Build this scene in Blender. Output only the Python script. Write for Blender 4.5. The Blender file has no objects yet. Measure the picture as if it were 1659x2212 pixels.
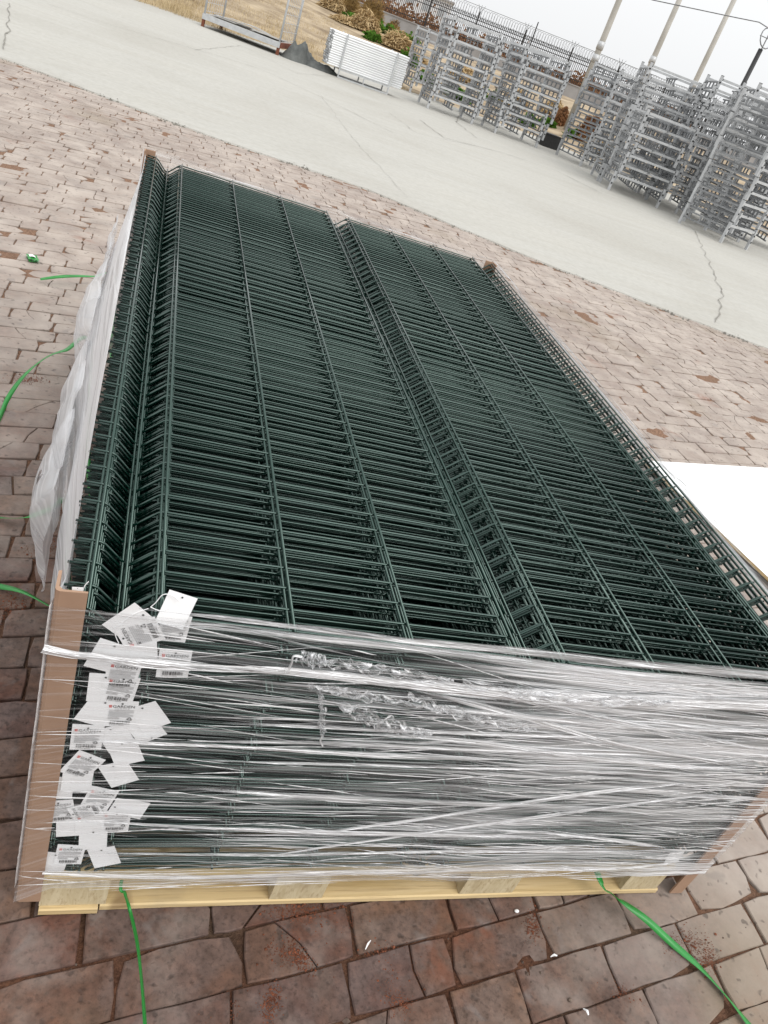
import bpy, math, random
from mathutils import Vector, Matrix, Euler, noise
R = math.radians
random.seed(7)
SC = bpy.context.scene
COL = SC.collection

# ------------------------------------------------------------------ camera
CAM = Vector((0.0271, -0.8554, 1.5488))
YAW, PITCH, ROLL, FPX = 0.407975, -0.532445, 0.369844, 1668.772
_f = Vector((math.sin(YAW) * math.cos(PITCH), math.cos(YAW) * math.cos(PITCH), math.sin(PITCH)))
_r = _f.cross(Vector((0, 0, 1))).normalized()
_u = _r.cross(_f)
CR = math.cos(ROLL) * _r + math.sin(ROLL) * _u
CU = -math.sin(ROLL) * _r + math.cos(ROLL) * _u
cd = bpy.data.cameras.new('camera')
cd.sensor_fit = 'VERTICAL'
cd.sensor_height = 36.0
cd.lens = 36.0 * FPX / 2212.0
cd.clip_start = 0.02
cd.clip_end = 2000
cam = bpy.data.objects.new('camera', cd)
COL.objects.link(cam)
cam.matrix_world = Matrix(((CR.x, CU.x, -_f.x, CAM.x), (CR.y, CU.y, -_f.y, CAM.y), (CR.z, CU.z, -_f.z, CAM.z), (0, 0, 0, 1)))
SC.camera = cam

# ------------------------------------------------------------------ light
W = bpy.data.worlds.new('World')
SC.world = W
W.use_nodes = True
nt = W.node_tree
nt.nodes.clear()
wo = nt.nodes.new('ShaderNodeOutputWorld')
sky = nt.nodes.new('ShaderNodeTexSky')
sky.sky_type = 'NISHITA'
sky.sun_disc = False
sky.sun_elevation = R(50)
sky.sun_rotation = R(145)
sky.dust_density = 4.0
hs = nt.nodes.new('ShaderNodeHueSaturation')
hs.inputs['Saturation'].default_value = 0.12
nt.links.new(sky.outputs[0], hs.inputs['Color'])
b1 = nt.nodes.new('ShaderNodeBackground')
b1.inputs[1].default_value = 0.05
nt.links.new(hs.outputs[0], b1.inputs[0])
b2 = nt.nodes.new('ShaderNodeBackground')          # the even white cloud layer over that sky
b2.inputs[0].default_value = (0.905, 0.915, 0.925, 1)
# standard overcast sky: evenly grey all round, brightening towards the zenith
tcw = nt.nodes.new('ShaderNodeTexCoord')
spw = nt.nodes.new('ShaderNodeSeparateXYZ')
nt.links.new(tcw.outputs['Generated'], spw.inputs[0])
mrw = nt.nodes.new('ShaderNodeMapRange')
mrw.inputs[1].default_value = 0.0
mrw.inputs[2].default_value = 1.0
mrw.inputs[3].default_value = 1.12
mrw.inputs[4].default_value = 2.2
nt.links.new(spw.outputs['Z'], mrw.inputs[0])
nt.links.new(mrw.outputs[0], b2.inputs[1])
mxs = nt.nodes.new('ShaderNodeMixShader')
mxs.inputs[0].default_value = 0.85
nt.links.new(b1.outputs[0], mxs.inputs[1])
nt.links.new(b2.outputs[0], mxs.inputs[2])
nt.links.new(mxs.outputs[0], wo.inputs[0])
sd = bpy.data.lights.new('sun', 'SUN')
sd.energy = 1.5
sd.angle = R(40)
sd.color = (1.0, 0.97, 0.93)
sun = bpy.data.objects.new('sun', sd)
COL.objects.link(sun)
_sd = Vector((math.cos(R(50)) * math.sin(R(145)), math.cos(R(50)) * math.cos(R(145)), math.sin(R(50))))
sun.rotation_euler = _sd.to_track_quat('Z', 'Y').to_euler()
sun.location = (6, -8, 12)
SC.view_settings.view_transform = 'Standard'
SC.view_settings.look = 'None'
SC.view_settings.exposure = 0.0
SC.view_settings.gamma = 1.0
SC.view_settings.use_curve_mapping = False
SC.render.engine = 'CYCLES'
SC.cycles.transparent_max_bounces = 32
SC.cycles.max_bounces = 8

# ------------------------------------------------------------------ from a spot in the picture to a place in the world
def ray(x, y):
    return _f * FPX + CR * (x - 829.5) - CU * (y - 1106)
def gr(x, y, z=0.0):
    d = ray(x, y)
    t = (z - CAM.z) / d.z
    return CAM + d * t
def fr(x, y, v=-0.012):
    d = ray(x, y)
    t = (v - CAM.y) / d.y
    return CAM + d * t
def proj(P):
    d = Vector(P) - CAM
    w = d.dot(_f)
    if w < 0.05:
        return None
    return (829.5 + FPX * d.dot(CR) / w, 1106 - FPX * d.dot(CU) / w)
def azd(az, dist, z=0.0):
    return Vector((CAM.x + dist * math.sin(R(az)), CAM.y + dist * math.cos(R(az)), z))

# ------------------------------------------------------------------ mesh helpers
class MB:
    def __init__(s):
        s.v = []; s.f = []; s.uv = None; s.att = None
    def add(s, vs, fs):
        b = len(s.v)
        s.v.extend([tuple(p) for p in vs])
        s.f.extend([tuple(i + b for i in f) for f in fs])
        return s
    def box(s, c, d, M=None):
        x, y, z = d[0] / 2, d[1] / 2, d[2] / 2
        vs = [Vector((c[0] + a * x, c[1] + b * y, c[2] + e * z)) for a in (-1, 1) for b in (-1, 1) for e in (-1, 1)]
        if M:
            vs = [M @ q for q in vs]
        return s.add(vs, [(0, 1, 3, 2), (4, 6, 7, 5), (0, 4, 5, 1), (2, 3, 7, 6), (0, 2, 6, 4), (1, 5, 7, 3)])
    def bar(s, a, b, w, h, up=(0, 0, 1)):
        a = Vector(a); b = Vector(b)
        d = b - a
        L = d.length
        d.normalize()
        upv = Vector(up)
        if abs(d.dot(upv)) > 0.95:
            upv = Vector((0, 1, 0))
        sx = d.cross(upv).normalized()
        sz = sx.cross(d)
        vs = []
        for p in (a, b):
            for i, j in ((-1, -1), (1, -1), (1, 1), (-1, 1)):
                vs.append(p + sx * (i * w / 2) + sz * (j * h / 2))
        return s.add(vs, [(3, 2, 1, 0), (4, 5, 6, 7), (0, 1, 5, 4), (1, 2, 6, 5), (2, 3, 7, 6), (3, 0, 4, 7)])
    def tube(s, path, r, n=6, cap=True):
        path = [Vector(p) for p in path]
        rs = r if isinstance(r, (list, tuple)) else [r] * len(path)
        t0 = (path[1] - path[0]).normalized()
        ref = Vector((0, 0, 1)) if abs(t0.z) < 0.9 else Vector((0, 1, 0))
        nrm = (ref - t0 * ref.dot(t0)).normalized()
        vs = []
        for i, p in enumerate(path):
            if i == 0:
                t = t0
            elif i == len(path) - 1:
                t = (path[-1] - path[-2]).normalized()
            else:
                t = ((path[i + 1] - p).normalized() + (p - path[i - 1]).normalized()).normalized()
            nrm = (nrm - t * nrm.dot(t)).normalized()
            bn = t.cross(nrm)
            for k in range(n):
                a = 2 * math.pi * k / n
                vs.append(p + (nrm * math.cos(a) + bn * math.sin(a)) * rs[i])
        fs = []
        for i in range(len(path) - 1):
            for k in range(n):
                k2 = (k + 1) % n
                fs.append((i * n + k, i * n + k2, (i + 1) * n + k2, (i + 1) * n + k))
        if cap:
            fs.append(tuple(range(n - 1, -1, -1)))
            m = (len(path) - 1) * n
            fs.append(tuple(m + k for k in range(n)))
        return s.add(vs, fs)
    def grid(s, nu, nv, fn):
        vs = [fn(i / nu, j / nv) for j in range(nv + 1) for i in range(nu + 1)]
        fs = [(j * (nu + 1) + i, j * (nu + 1) + i + 1, (j + 1) * (nu + 1) + i + 1, (j + 1) * (nu + 1) + i) for j in range(nv) for i in range(nu)]
        return s.add(vs, fs)
    def mesh(s, name, m, smooth=False):
        me = bpy.data.meshes.new(name)
        me.from_pydata(s.v, [], s.f)
        if m:
            me.materials.append(m)
        if smooth:
            me.polygons.foreach_set('use_smooth', [True] * len(me.polygons))
        if s.uv:
            l = me.uv_layers.new(name='UVMap')
            for lp in me.loops:
                l.data[lp.index].uv = s.uv[lp.vertex_index]
        if s.att:
            for an, vals in s.att.items():
                at = me.attributes.new(an, 'FLOAT', 'POINT')
                at.data.foreach_set('value', vals)
        me.update()
        return me
    def obj(s, name, m, parent=None, smooth=False):
        return link(name, s.mesh(name, m, smooth), parent)

def link(name, me, parent=None):
    o = bpy.data.objects.new(name, me)
    COL.objects.link(o)
    if parent:
        o.parent = parent
    return o
def tag(o, label, cat, group=None):
    o['label'] = label
    o['category'] = cat
    if group:
        o['group'] = group
    return o
def thing(name, label, cat, loc=(0, 0, 0), rz=0.0, group=None):
    o = link(name, None)
    o.location = loc
    o.rotation_euler = (0, 0, rz)
    return tag(o, label, cat, group)
def struct(o):
    o['kind'] = 'structure'
    return o
def stuff(o):
    o['kind'] = 'stuff'
    return o
def dup(o, parent=None):
    c = o.copy()
    COL.objects.link(c)
    if parent:
        c.parent = parent
    for ch in o.children:
        dup(ch, c)
    return c
ORD = ['', 'first', 'second', 'third', 'fourth', 'fifth', 'sixth', 'seventh', 'eighth', 'ninth', 'tenth', 'eleventh', 'twelfth', 'thirteenth', 'fourteenth', 'fifteenth', 'sixteenth']
def nz(x, y, z=0.0):
    return noise.noise(Vector((x, y, z)))

# ------------------------------------------------------------------ materials
class NT:
    """small node builder"""
    def __init__(s, name):
        s.m = bpy.data.materials.new(name)
        s.m.use_nodes = True
        s.t = s.m.node_tree
        s.t.nodes.clear()
        s.out = s.t.nodes.new('ShaderNodeOutputMaterial')
    def n(s, typ, **kw):
        q = s.t.nodes.new('ShaderNode' + typ)
        for k, v in kw.items():
            if hasattr(q, k):
                setattr(q, k, v)
        return q
    def l(s, a, b):
        s.t.links.new(a, b)
    def pos(s, scale=(1, 1, 1), rot=(0, 0, 0), src='pos'):
        if src == 'pos':
            o = s.n('NewGeometry').outputs['Position']
        else:
            o = s.n('TexCoord').outputs[src]
        mp = s.n('Mapping')
        mp.inputs['Scale'].default_value = scale
        mp.inputs['Rotation'].default_value = rot
        s.l(o, mp.inputs['Vector'])
        return mp.outputs[0]
    def noise(s, vec, scale, detail=4, rough=0.55, dist=0.0):
        q = s.n('TexNoise')
        q.inputs['Scale'].default_value = scale
        q.inputs['Detail'].default_value = detail
        q.inputs['Roughness'].default_value = rough
        q.inputs['Distortion'].default_value = dist
        s.l(vec, q.inputs['Vector'])
        return q.outputs[0]
    def rng(s, v, a, b, c=0.0, d=1.0):
        q = s.n('MapRange')
        q.inputs[1].default_value = a
        q.inputs[2].default_value = b
        q.inputs[3].default_value = c
        q.inputs[4].default_value = d
        s.l(v, q.inputs[0])
        return q.outputs[0]
    def ramp(s, v, stops):
        q = s.n('ValToRGB')
        e = q.color_ramp.elements
        while len(e) < len(stops):
            e.new(0.5)
        for i, (p, c) in enumerate(stops):
            e[i].position = p
            e[i].color = (*c, 1)
        s.l(v, q.inputs[0])
        return q.outputs[0]
    def mix(s, fac, a, b, blend='MIX'):
        q = s.n('Mix', data_type='RGBA', blend_type=blend)
        for sock, val in ((q.inputs[0], fac), (q.inputs[6], a), (q.inputs[7], b)):
            if isinstance(val, (int, float)):
                sock.default_value = val
            elif isinstance(val, tuple):
                sock.default_value = (*val, 1)
            else:
                s.l(val, sock)
        return q.outputs[2]
    def math(s, op, a, b=0.0, clamp=False):
        q = s.n('Math', operation=op, use_clamp=clamp)
        for sock, val in ((q.inputs[0], a), (q.inputs[1], b)):
            if isinstance(val, (int, float)):
                sock.default_value = val
            else:
                s.l(val, sock)
        return q.outputs[0]
    def attr(s, name):
        return s.n('Attribute', attribute_name=name).outputs['Fac']
    def done(s, color, rough=0.7, metal=0.0, bump=None, bstr=0.3, bdist=0.01, spec=0.5, rand=None):
        p = s.n('BsdfPrincipled')
        if isinstance(color, tuple):
            p.inputs['Base Color'].default_value = (*color, 1)
        else:
            s.l(color, p.inputs['Base Color'])
        if isinstance(rough, (int, float)):
            p.inputs['Roughness'].default_value = rough
        else:
            s.l(rough, p.inputs['Roughness'])
        p.inputs['Metallic'].default_value = metal
        p.inputs['Specular IOR Level'].default_value = spec
        if bump is not None:
            b = s.n('Bump')
            b.inputs['Strength'].default_value = bstr
            b.inputs['Distance'].default_value = bdist
            s.l(bump, b.inputs['Height'])
            s.l(b.outputs[0], p.inputs['Normal'])
        s.l(p.outputs[0], s.out.inputs[0])
        return s.m

def simple(name, a, b, scale=8, rough=0.6, metal=0.0, bstr=0.15, bdist=0.004, spec=0.5, src='pos', stretch=(1, 1, 1), detail=5):
    t = NT(name)
    v = t.pos(stretch, src=src)
    n1 = t.noise(v, scale, detail)
    c = t.ramp(n1, [(0.32, a), (0.68, b)])
    n2 = t.noise(v, scale * 6, 3)
    return t.done(c, rough, metal, n2, bstr, bdist, spec)

def mat_brick():
    t = NT('paving_brick')
    v = t.pos()
    tone = t.attr('tone')
    n1 = t.noise(v, 5.0, 6, 0.6)
    n2 = t.noise(v, 31.0, 6, 0.62)
    big = t.noise(v, 0.75, 4, 0.55)
    c = t.ramp(tone, [(0.0, (0.105, 0.048, 0.034)), (0.25, (0.118, 0.066, 0.046)), (0.5, (0.102, 0.058, 0.048)), (0.75, (0.140, 0.082, 0.055)), (1.0, (0.088, 0.058, 0.048))])
    blo = t.noise(v, 8.5, 3, 0.5, 0.8)
    c = t.mix(t.rng(blo, 0.44, 0.60, 0.0, 0.42), c, (0.135, 0.108, 0.100))
    c = t.mix(t.rng(t.noise(t.pos((1, 1, 1), (0, 0, 1)), 6.3, 3, 0.5, 0.5), 0.5, 0.66, 0.0, 0.5), c, (0.088, 0.050, 0.034))
    mot = t.ramp(n2, [(0.30, (0.66, 0.64, 0.62)), (0.52, (1, 1, 1)), (0.75, (1.35, 1.3, 1.26))])
    c = t.mix(1.0, c, mot, 'MULTIPLY')
    n3 = t.noise(v, 95.0, 4, 0.65)
    c = t.mix(1.0, c, t.ramp(n3, [(0.32, (0.62, 0.60, 0.58)), (0.48, (1, 1, 1)), (0.66, (1.12, 1.1, 1.08)), (0.76, (1.7, 1.6, 1.5))]), 'MULTIPLY')
    # pale patchy dust; brighter light farther off and to the right painted into it
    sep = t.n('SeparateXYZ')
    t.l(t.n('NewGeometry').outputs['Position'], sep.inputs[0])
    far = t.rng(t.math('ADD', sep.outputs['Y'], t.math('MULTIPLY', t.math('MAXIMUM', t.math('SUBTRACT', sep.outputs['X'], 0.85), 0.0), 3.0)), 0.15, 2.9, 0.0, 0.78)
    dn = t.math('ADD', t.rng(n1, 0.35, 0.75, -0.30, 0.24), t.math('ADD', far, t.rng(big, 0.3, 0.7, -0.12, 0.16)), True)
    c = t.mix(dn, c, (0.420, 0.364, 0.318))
    # pale mineral bloom in blotches
    bl = t.rng(t.noise(v, 11.0, 3, 0.5, 0.6), 0.62, 0.72, 0.0, 0.45)
    c = t.mix(bl, c, (0.20, 0.178, 0.168))
    # red sand trodden into the paving
    rs = t.math('MULTIPLY', t.rng(t.noise(v, 1.7, 5, 0.6, 0.3), 0.63, 0.73), t.rng(t.noise(v, 26, 4), 0.35, 0.6), True)
    c = t.mix(t.math('MULTIPLY', rs, 0.6), c, (0.20, 0.066, 0.032))
    oc = t.rng(t.noise(v, 0.9, 3, 0.5, 0.2), 0.60, 0.72, 0.0, 0.5)
    c = t.mix(oc, c, (0.22, 0.172, 0.115))
    pits = t.noise(v, 70, 4, 0.6)
    pit2 = t.rng(t.noise(v, 38, 2, 0.4), 0.27, 0.36)
    h = t.math('ADD', t.math('MULTIPLY', pits, 0.35), t.math('ADD', pit2, t.math('MULTIPLY', n2, 0.8)))
    c = t.mix(t.math('MULTIPLY', t.math('SUBTRACT', 1.0, pit2), 0.55), c, (0.035, 0.026, 0.022))
    return t.done(c, t.rng(n1, 0.3, 0.7, 0.62, 0.9), 0, h, 0.35, 0.005, 0.35)

def mat_soil():
    t = NT('joint_soil')
    v = t.pos()
    n1 = t.noise(v, 2.2, 5, 0.6)
    n2 = t.noise(v, 90, 5, 0.7)
    red = t.rng(t.noise(v, 1.7, 5, 0.6, 0.3), 0.40, 0.56)
    c = t.ramp(n1, [(0.3, (0.05, 0.032, 0.022)), (0.7, (0.115, 0.074, 0.05))])
    c = t.mix(t.math('MULTIPLY', red, 0.45), c, (0.17, 0.062, 0.032))
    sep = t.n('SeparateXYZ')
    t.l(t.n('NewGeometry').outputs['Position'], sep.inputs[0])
    far = t.rng(t.math('ADD', sep.outputs['Y'], t.math('MULTIPLY', t.math('MAXIMUM', t.math('SUBTRACT', sep.outputs['X'], 0.85), 0.0), 2.2)), 0.3, 3.6, 0.0, 0.62)  # soil painted paler far off and rightwards, standing in for brighter light there
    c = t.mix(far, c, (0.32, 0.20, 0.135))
    c = t.mix(1.0, c, t.ramp(n2, [(0.3, (0.45, 0.42, 0.4)), (0.55, (1, 1, 1)), (0.75, (1.5, 1.4, 1.3))]), 'MULTIPLY')
    return t.done(c, 0.95, 0, n2, 0.9, 0.012, 0.2)

def mat_road():
    t = NT('road_concrete')
    v = t.pos()
    n1 = t.noise(v, 0.35, 5, 0.55, 0.4)
    n2 = t.noise(v, 14, 6, 0.65)
    st = t.noise(t.pos((0.25, 2.2, 1), (0, 0, R(-24))), 1.6, 5, 0.6)
    c = t.ramp(n1, [(0.3, (0.375, 0.362, 0.328)), (0.5, (0.412, 0.402, 0.370)), (0.72, (0.428, 0.416, 0.380))])
    c = t.mix(t.rng(st, 0.42, 0.66, 0.0, 0.4), c, (0.365, 0.345, 0.305))
    c = t.mix(1.0, c, t.ramp(n2, [(0.3, (0.90, 0.90, 0.89)), (0.6, (1.02, 1.02, 1.02))]), 'MULTIPLY')
    return t.done(c, 0.9, 0, n2, 0.25, 0.006, 0.25)

def mat_wood(name, a, b, stretch=(2, 40, 40)):
    t = NT(name)
    v = t.pos(stretch)
    n1 = t.noise(v, 1.0, 5, 0.6, 0.8)
    k = t.rng(t.noise(t.pos((1, 1, 1)), 9, 2, 0.4), 0.66, 0.74)
    c = t.ramp(n1, [(0.3, a), (0.7, b)])
    c = t.mix(t.math('MULTIPLY', k, 0.6), c, (0.18, 0.10, 0.045))
    fine = t.noise(t.pos((stretch[0] * 2.5, stretch[1] * 5, stretch[2] * 5)), 1.0, 3, 0.6, 0.4)
    c = t.mix(t.rng(fine, 0.52, 0.68, 0.0, 0.5), c, (0.27, 0.175, 0.085))
    c = t.mix(t.rng(t.noise(t.pos(), 6, 4, 0.6), 0.55, 0.75, 0.0, 0.4), c, (0.30, 0.24, 0.17))
    return t.done(c, 0.7, 0, n1, 0.2, 0.004, 0.3)

def film_mat(name, body, streaks, dens_attr=True, base=0.05, haze=(), trans=0.16):
    """clear stretch film: see-through where it lies flat, white where it is gathered into creases.
    streaks: (along, across, angle, low, high, gain)"""
    t = NT(name)
    uv = t.n('TexCoord').outputs['UV']
    acc = None
    for (su, sv, ang, lo, hi, g) in streaks:
        mp = t.n('Mapping')
        mp.inputs['Rotation'].default_value = (0, 0, R(ang))
        t.l(uv, mp.inputs['Vector'])
        mp2 = t.n('Mapping')
        mp2.inputs['Scale'].default_value = (su, sv, 1)
        t.l(mp.outputs[0], mp2.inputs['Vector'])
        q = t.rng(t.noise(mp2.outputs[0], 1.0, 3, 0.55, 0.15), lo, hi, 0.0, g)
        acc = q if acc is None else t.math('ADD', acc, q)
    patch = t.n('Mapping')
    patch.inputs['Scale'].default_value = (2.3, 9, 1)
    t.l(uv, patch.inputs['Vector'])
    acc = t.math('MULTIPLY', acc, t.rng(t.noise(patch.outputs[0], 1.0, 2), 0.25, 0.7, 0.45, 1.2))
    if dens_attr:
        acc = t.math('MULTIPLY', acc, t.attr('dens'))
    for (su, sv, ang, lo, hi, g) in haze:            # broad milky turns where many layers lie over each other
        mp = t.n('Mapping')
        mp.inputs['Rotation'].default_value = (0, 0, R(ang))
        t.l(uv, mp.inputs['Vector'])
        mp2 = t.n('Mapping')
        mp2.inputs['Scale'].default_value = (su, sv, 1)
        t.l(mp.outputs[0], mp2.inputs['Vector'])
        q = t.rng(t.noise(mp2.outputs[0], 1.0, 4, 0.6, 0.2), lo, hi, 0.0, g)
        acc = t.math('ADD', acc, t.math('MULTIPLY', q, t.attr('haze')))
    fac = t.math('ADD', acc, t.math('MULTIPLY', t.attr('dens'), base) if dens_attr else base, True)
    fac = t.math('MINIMUM', fac, 0.95)
    tr = t.n('BsdfTransparent')
    tr.inputs[0].default_value = (0.95, 0.955, 0.96, 1)
    df = t.n('BsdfDiffuse'); df.inputs[0].default_value = (*body, 1)
    tl = t.n('BsdfTranslucent'); tl.inputs[0].default_value = (*body, 1)
    gl = t.n('BsdfGlossy'); gl.inputs['Roughness'].default_value = 0.28
    gl.inputs[0].default_value = (0.9, 0.9, 0.92, 1)
    m1 = t.n('MixShader'); m1.inputs[0].default_value = trans
    t.l(df.outputs[0], m1.inputs[1]); t.l(tl.outputs[0], m1.inputs[2])
    m2 = t.n('MixShader'); m2.inputs[0].default_value = 0.22
    t.l(m1.outputs[0], m2.inputs[1]); t.l(gl.outputs[0], m2.inputs[2])
    b = t.n('Bump'); b.inputs['Strength'].default_value = 0.6; b.inputs['Distance'].default_value = 0.004
    t.l(acc, b.inputs['Height'])
    for q in (df, tl, gl):
        t.l(b.outputs[0], q.inputs['Normal'])
    m3 = t.n('MixShader')
    t.l(fac, m3.inputs[0]); t.l(tr.outputs[0], m3.inputs[1]); t.l(m2.outputs[0], m3.inputs[2])
    t.l(m3.outputs[0], t.out.inputs[0])
    return t.m

def leaf_mat(name, a, b, scale=3.0, rough=0.7, trans=0.25):
    t = NT(name)
    c = t.ramp(t.noise(t.pos(), scale, 5, 0.65), [(0.3, a), (0.7, b)])
    d = t.n('BsdfDiffuse'); tl = t.n('BsdfTranslucent')
    t.l(c, d.inputs[0]); t.l(c, tl.inputs[0])
    m = t.n('MixShader'); m.inputs[0].default_value = trans
    t.l(d.outputs[0], m.inputs[1]); t.l(tl.outputs[0], m.inputs[2])
    t.l(m.outputs[0], t.out.inputs[0])
    return t.m

M = {}
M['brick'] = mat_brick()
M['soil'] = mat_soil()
M['road'] = mat_road()
M['crack'] = simple('crack_dirt', (0.16, 0.15, 0.13), (0.24, 0.228, 0.20), 6, 0.95)
M['green'] = simple('green_coated_wire', (0.0004, 0.0095, 0.0062), (0.0007, 0.015, 0.010), 40, 0.16, 0, 0.03, 0.0005, 0.5)
_p = next(q for q in M['green'].node_tree.nodes if q.type == 'BSDF_PRINCIPLED')
_p.inputs['IOR'].default_value = 1.66
_p.inputs['Specular Tint'].default_value = (0.70, 1.0, 0.89, 1)
_p.inputs['Coat Weight'].default_value = 0.35
_p.inputs['Coat Roughness'].default_value = 0.10
M['board'] = simple('cardboard', (0.315, 0.20, 0.135), (0.37, 0.24, 0.165), 14, 0.8, 0, 0.1, 0.001, 0.2)
M['pine'] = mat_wood('pallet_pine', (0.52, 0.38, 0.18), (0.68, 0.53, 0.30))
M['block'] = mat_wood('pallet_end_grain', (0.46, 0.375, 0.225), (0.60, 0.515, 0.345), (60, 30, 10))
M['strap'] = simple('green_strap', (0.018, 0.19, 0.03), (0.03, 0.27, 0.05), 12, 0.35, 0, 0.05, 0.0005, 0.5)
M['paper'] = simple('white_card', (0.80, 0.80, 0.80), (0.84, 0.84, 0.84), 20, 0.6, 0, 0.03, 0.0005, 0.3)
M['ink'] = simple('black_ink', (0.015, 0.015, 0.016), (0.03, 0.03, 0.03), 60, 0.6)
M['greyink'] = simple('grey_ink', (0.22, 0.22, 0.23), (0.30, 0.30, 0.30), 60, 0.6)
M['redink'] = simple('red_ink', (0.55, 0.035, 0.02), (0.62, 0.05, 0.03), 60, 0.6)
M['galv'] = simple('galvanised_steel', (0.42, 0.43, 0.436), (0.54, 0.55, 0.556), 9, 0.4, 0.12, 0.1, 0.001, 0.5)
M['galvshade'] = simple('shaded_galvanised_steel', (0.17, 0.177, 0.185), (0.27, 0.277, 0.285), 9, 0.55, 0.1, 0.1, 0.001, 0.4)  # galvanised steel darkened for the ladders; shade between frames put into its colour
M['galvpost'] = simple('galvanised_post', (0.40, 0.41, 0.42), (0.50, 0.51, 0.518), 7, 0.45, 0.12, 0.1, 0.001, 0.5)
M['cap'] = simple('black_tube_end', (0.012, 0.012, 0.012), (0.025, 0.025, 0.025), 20, 0.6)
M['rust'] = simple('rusty_steel', (0.13, 0.042, 0.022), (0.21, 0.068, 0.036), 9, 0.85, 0, 0.4, 0.003)
M['tarp'] = simple('dark_tarpaulin', (0.06, 0.065, 0.062), (0.12, 0.125, 0.118), 5, 0.8, 0, 0.3, 0.01)
M['redsand'] = simple('red_brick_sand', (0.10, 0.036, 0.020), (0.235, 0.085, 0.046), 60, 0.95, 0, 0.4, 0.002, 0.2)
M['white'] = simple('white_tube_wrap', (0.80, 0.81, 0.82), (0.87, 0.88, 0.88), 3, 0.5, 0, 0.05, 0.001)
M['boardwhite'] = simple('white_board_face', (0.82, 0.815, 0.80), (0.87, 0.865, 0.85), 4, 0.4)
M['iron'] = simple('black_railing_paint', (0.012, 0.012, 0.013), (0.03, 0.028, 0.027), 5, 0.6)
M['razor'] = simple('razor_wire', (0.10, 0.105, 0.11), (0.2, 0.205, 0.21), 9, 0.5, 0.3)
M['wall'] = simple('grey_render', (0.25, 0.24, 0.235), (0.36, 0.35, 0.345), 0.8, 0.9, 0, 0.3, 0.01)
M['polec'] = simple('spun_concrete', (0.36, 0.345, 0.31), (0.48, 0.465, 0.43), 1.2, 0.85, 0, 0.2, 0.006)
M['poledark'] = simple('dark_pole_paint', (0.015, 0.015, 0.016), (0.03, 0.03, 0.031), 2, 0.6)
M['earth'] = simple('garden_earth', (0.19, 0.14, 0.09), (0.44, 0.355, 0.245), 0.9, 0.95, 0, 0.6, 0.05, 0.2, detail=7)
M['straw'] = leaf_mat('dry_straw_blade', (0.40, 0.31, 0.17), (0.62, 0.51, 0.34), 1.2)
M['stalk'] = leaf_mat('dry_corn_leaf', (0.32, 0.21, 0.095), (0.66, 0.52, 0.31), 4.0)
M['leaf'] = leaf_mat('green_leaf', (0.035, 0.10, 0.013), (0.12, 0.235, 0.04), 3.0)
M['twig'] = leaf_mat('brown_shrub_leaf', (0.21, 0.135, 0.05), (0.42, 0.29, 0.13), 2.0)
M['redtwig'] = leaf_mat('rusty_shrub_leaf', (0.20, 0.095, 0.05), (0.36, 0.20, 0.10), 1.0)
M['bark'] = simple('shrub_bark', (0.09, 0.06, 0.035), (0.16, 0.11, 0.07), 10, 0.9)
M['plaster'] = simple('far_plaster', (0.60, 0.60, 0.61), (0.66, 0.66, 0.67), 0.5, 0.9)
M['farglass'] = simple('far_window_glass', (0.34, 0.36, 0.38), (0.42, 0.44, 0.46), 1, 0.3)
M['pebble'] = simple('pebbles', (0.07, 0.045, 0.033), (0.19, 0.145, 0.115), 30, 0.9)
M['wood_old'] = mat_wood('grey_ply', (0.24, 0.23, 0.21), (0.33, 0.32, 0.295), (3, 30, 30))
M['film'] = film_mat('stretch_film', (0.94, 0.945, 0.955), [
    (1.6, 120, 0.5, 0.53, 0.70, 0.95), (0.9, 34, -1.5, 0.54, 0.78, 0.5), (3.2, 300, 2.0, 0.55, 0.72, 0.6),
    (1.8, 130, -9.5, 0.60, 0.74, 0.8), (2.0, 150, 8.0, 0.61, 0.75, 0.7)], True, 0.035,
    [(0.5, 12, -5.0, 0.40, 0.66, 0.62), (0.9, 42, 3.5, 0.46, 0.68, 0.55)])
M['filmside'] = film_mat('stretch_film_side', (0.94, 0.945, 0.955), [
    (0.7, 14, 0.0, 0.40, 0.62, 0.6), (1.4, 50, 1.0, 0.48, 0.66, 0.6), (1.6, 30, 10.0, 0.52, 0.68, 0.4)], True, 0.58)
M['filmfold'] = film_mat('gathered_film', (0.95, 0.953, 0.96), [
    (3.0, 260, 0.0, 0.36, 0.60, 0.75), (7.0, 500, 3.0, 0.44, 0.66, 0.4)], True, 0.22)
M['tatter'] = film_mat('torn_film', (0.95, 0.953, 0.96), [
    (22.0, 140, 12.0, 0.50, 0.66, 0.8), (30.0, 160, -28.0, 0.54, 0.68, 0.7), (120.0, 30, 10, 0.58, 0.70, 0.5)], False, 0.12)

# ================================================================== SETTING
# base ground to the horizon
mb = MB()
mb.add([(-900, -900, -0.12), (900, -900, -0.12), (900, 900, -0.12), (-900, 900, -0.12)], [(0, 1, 2, 3)])
struct(mb.obj('ground', M['earth']))

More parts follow.
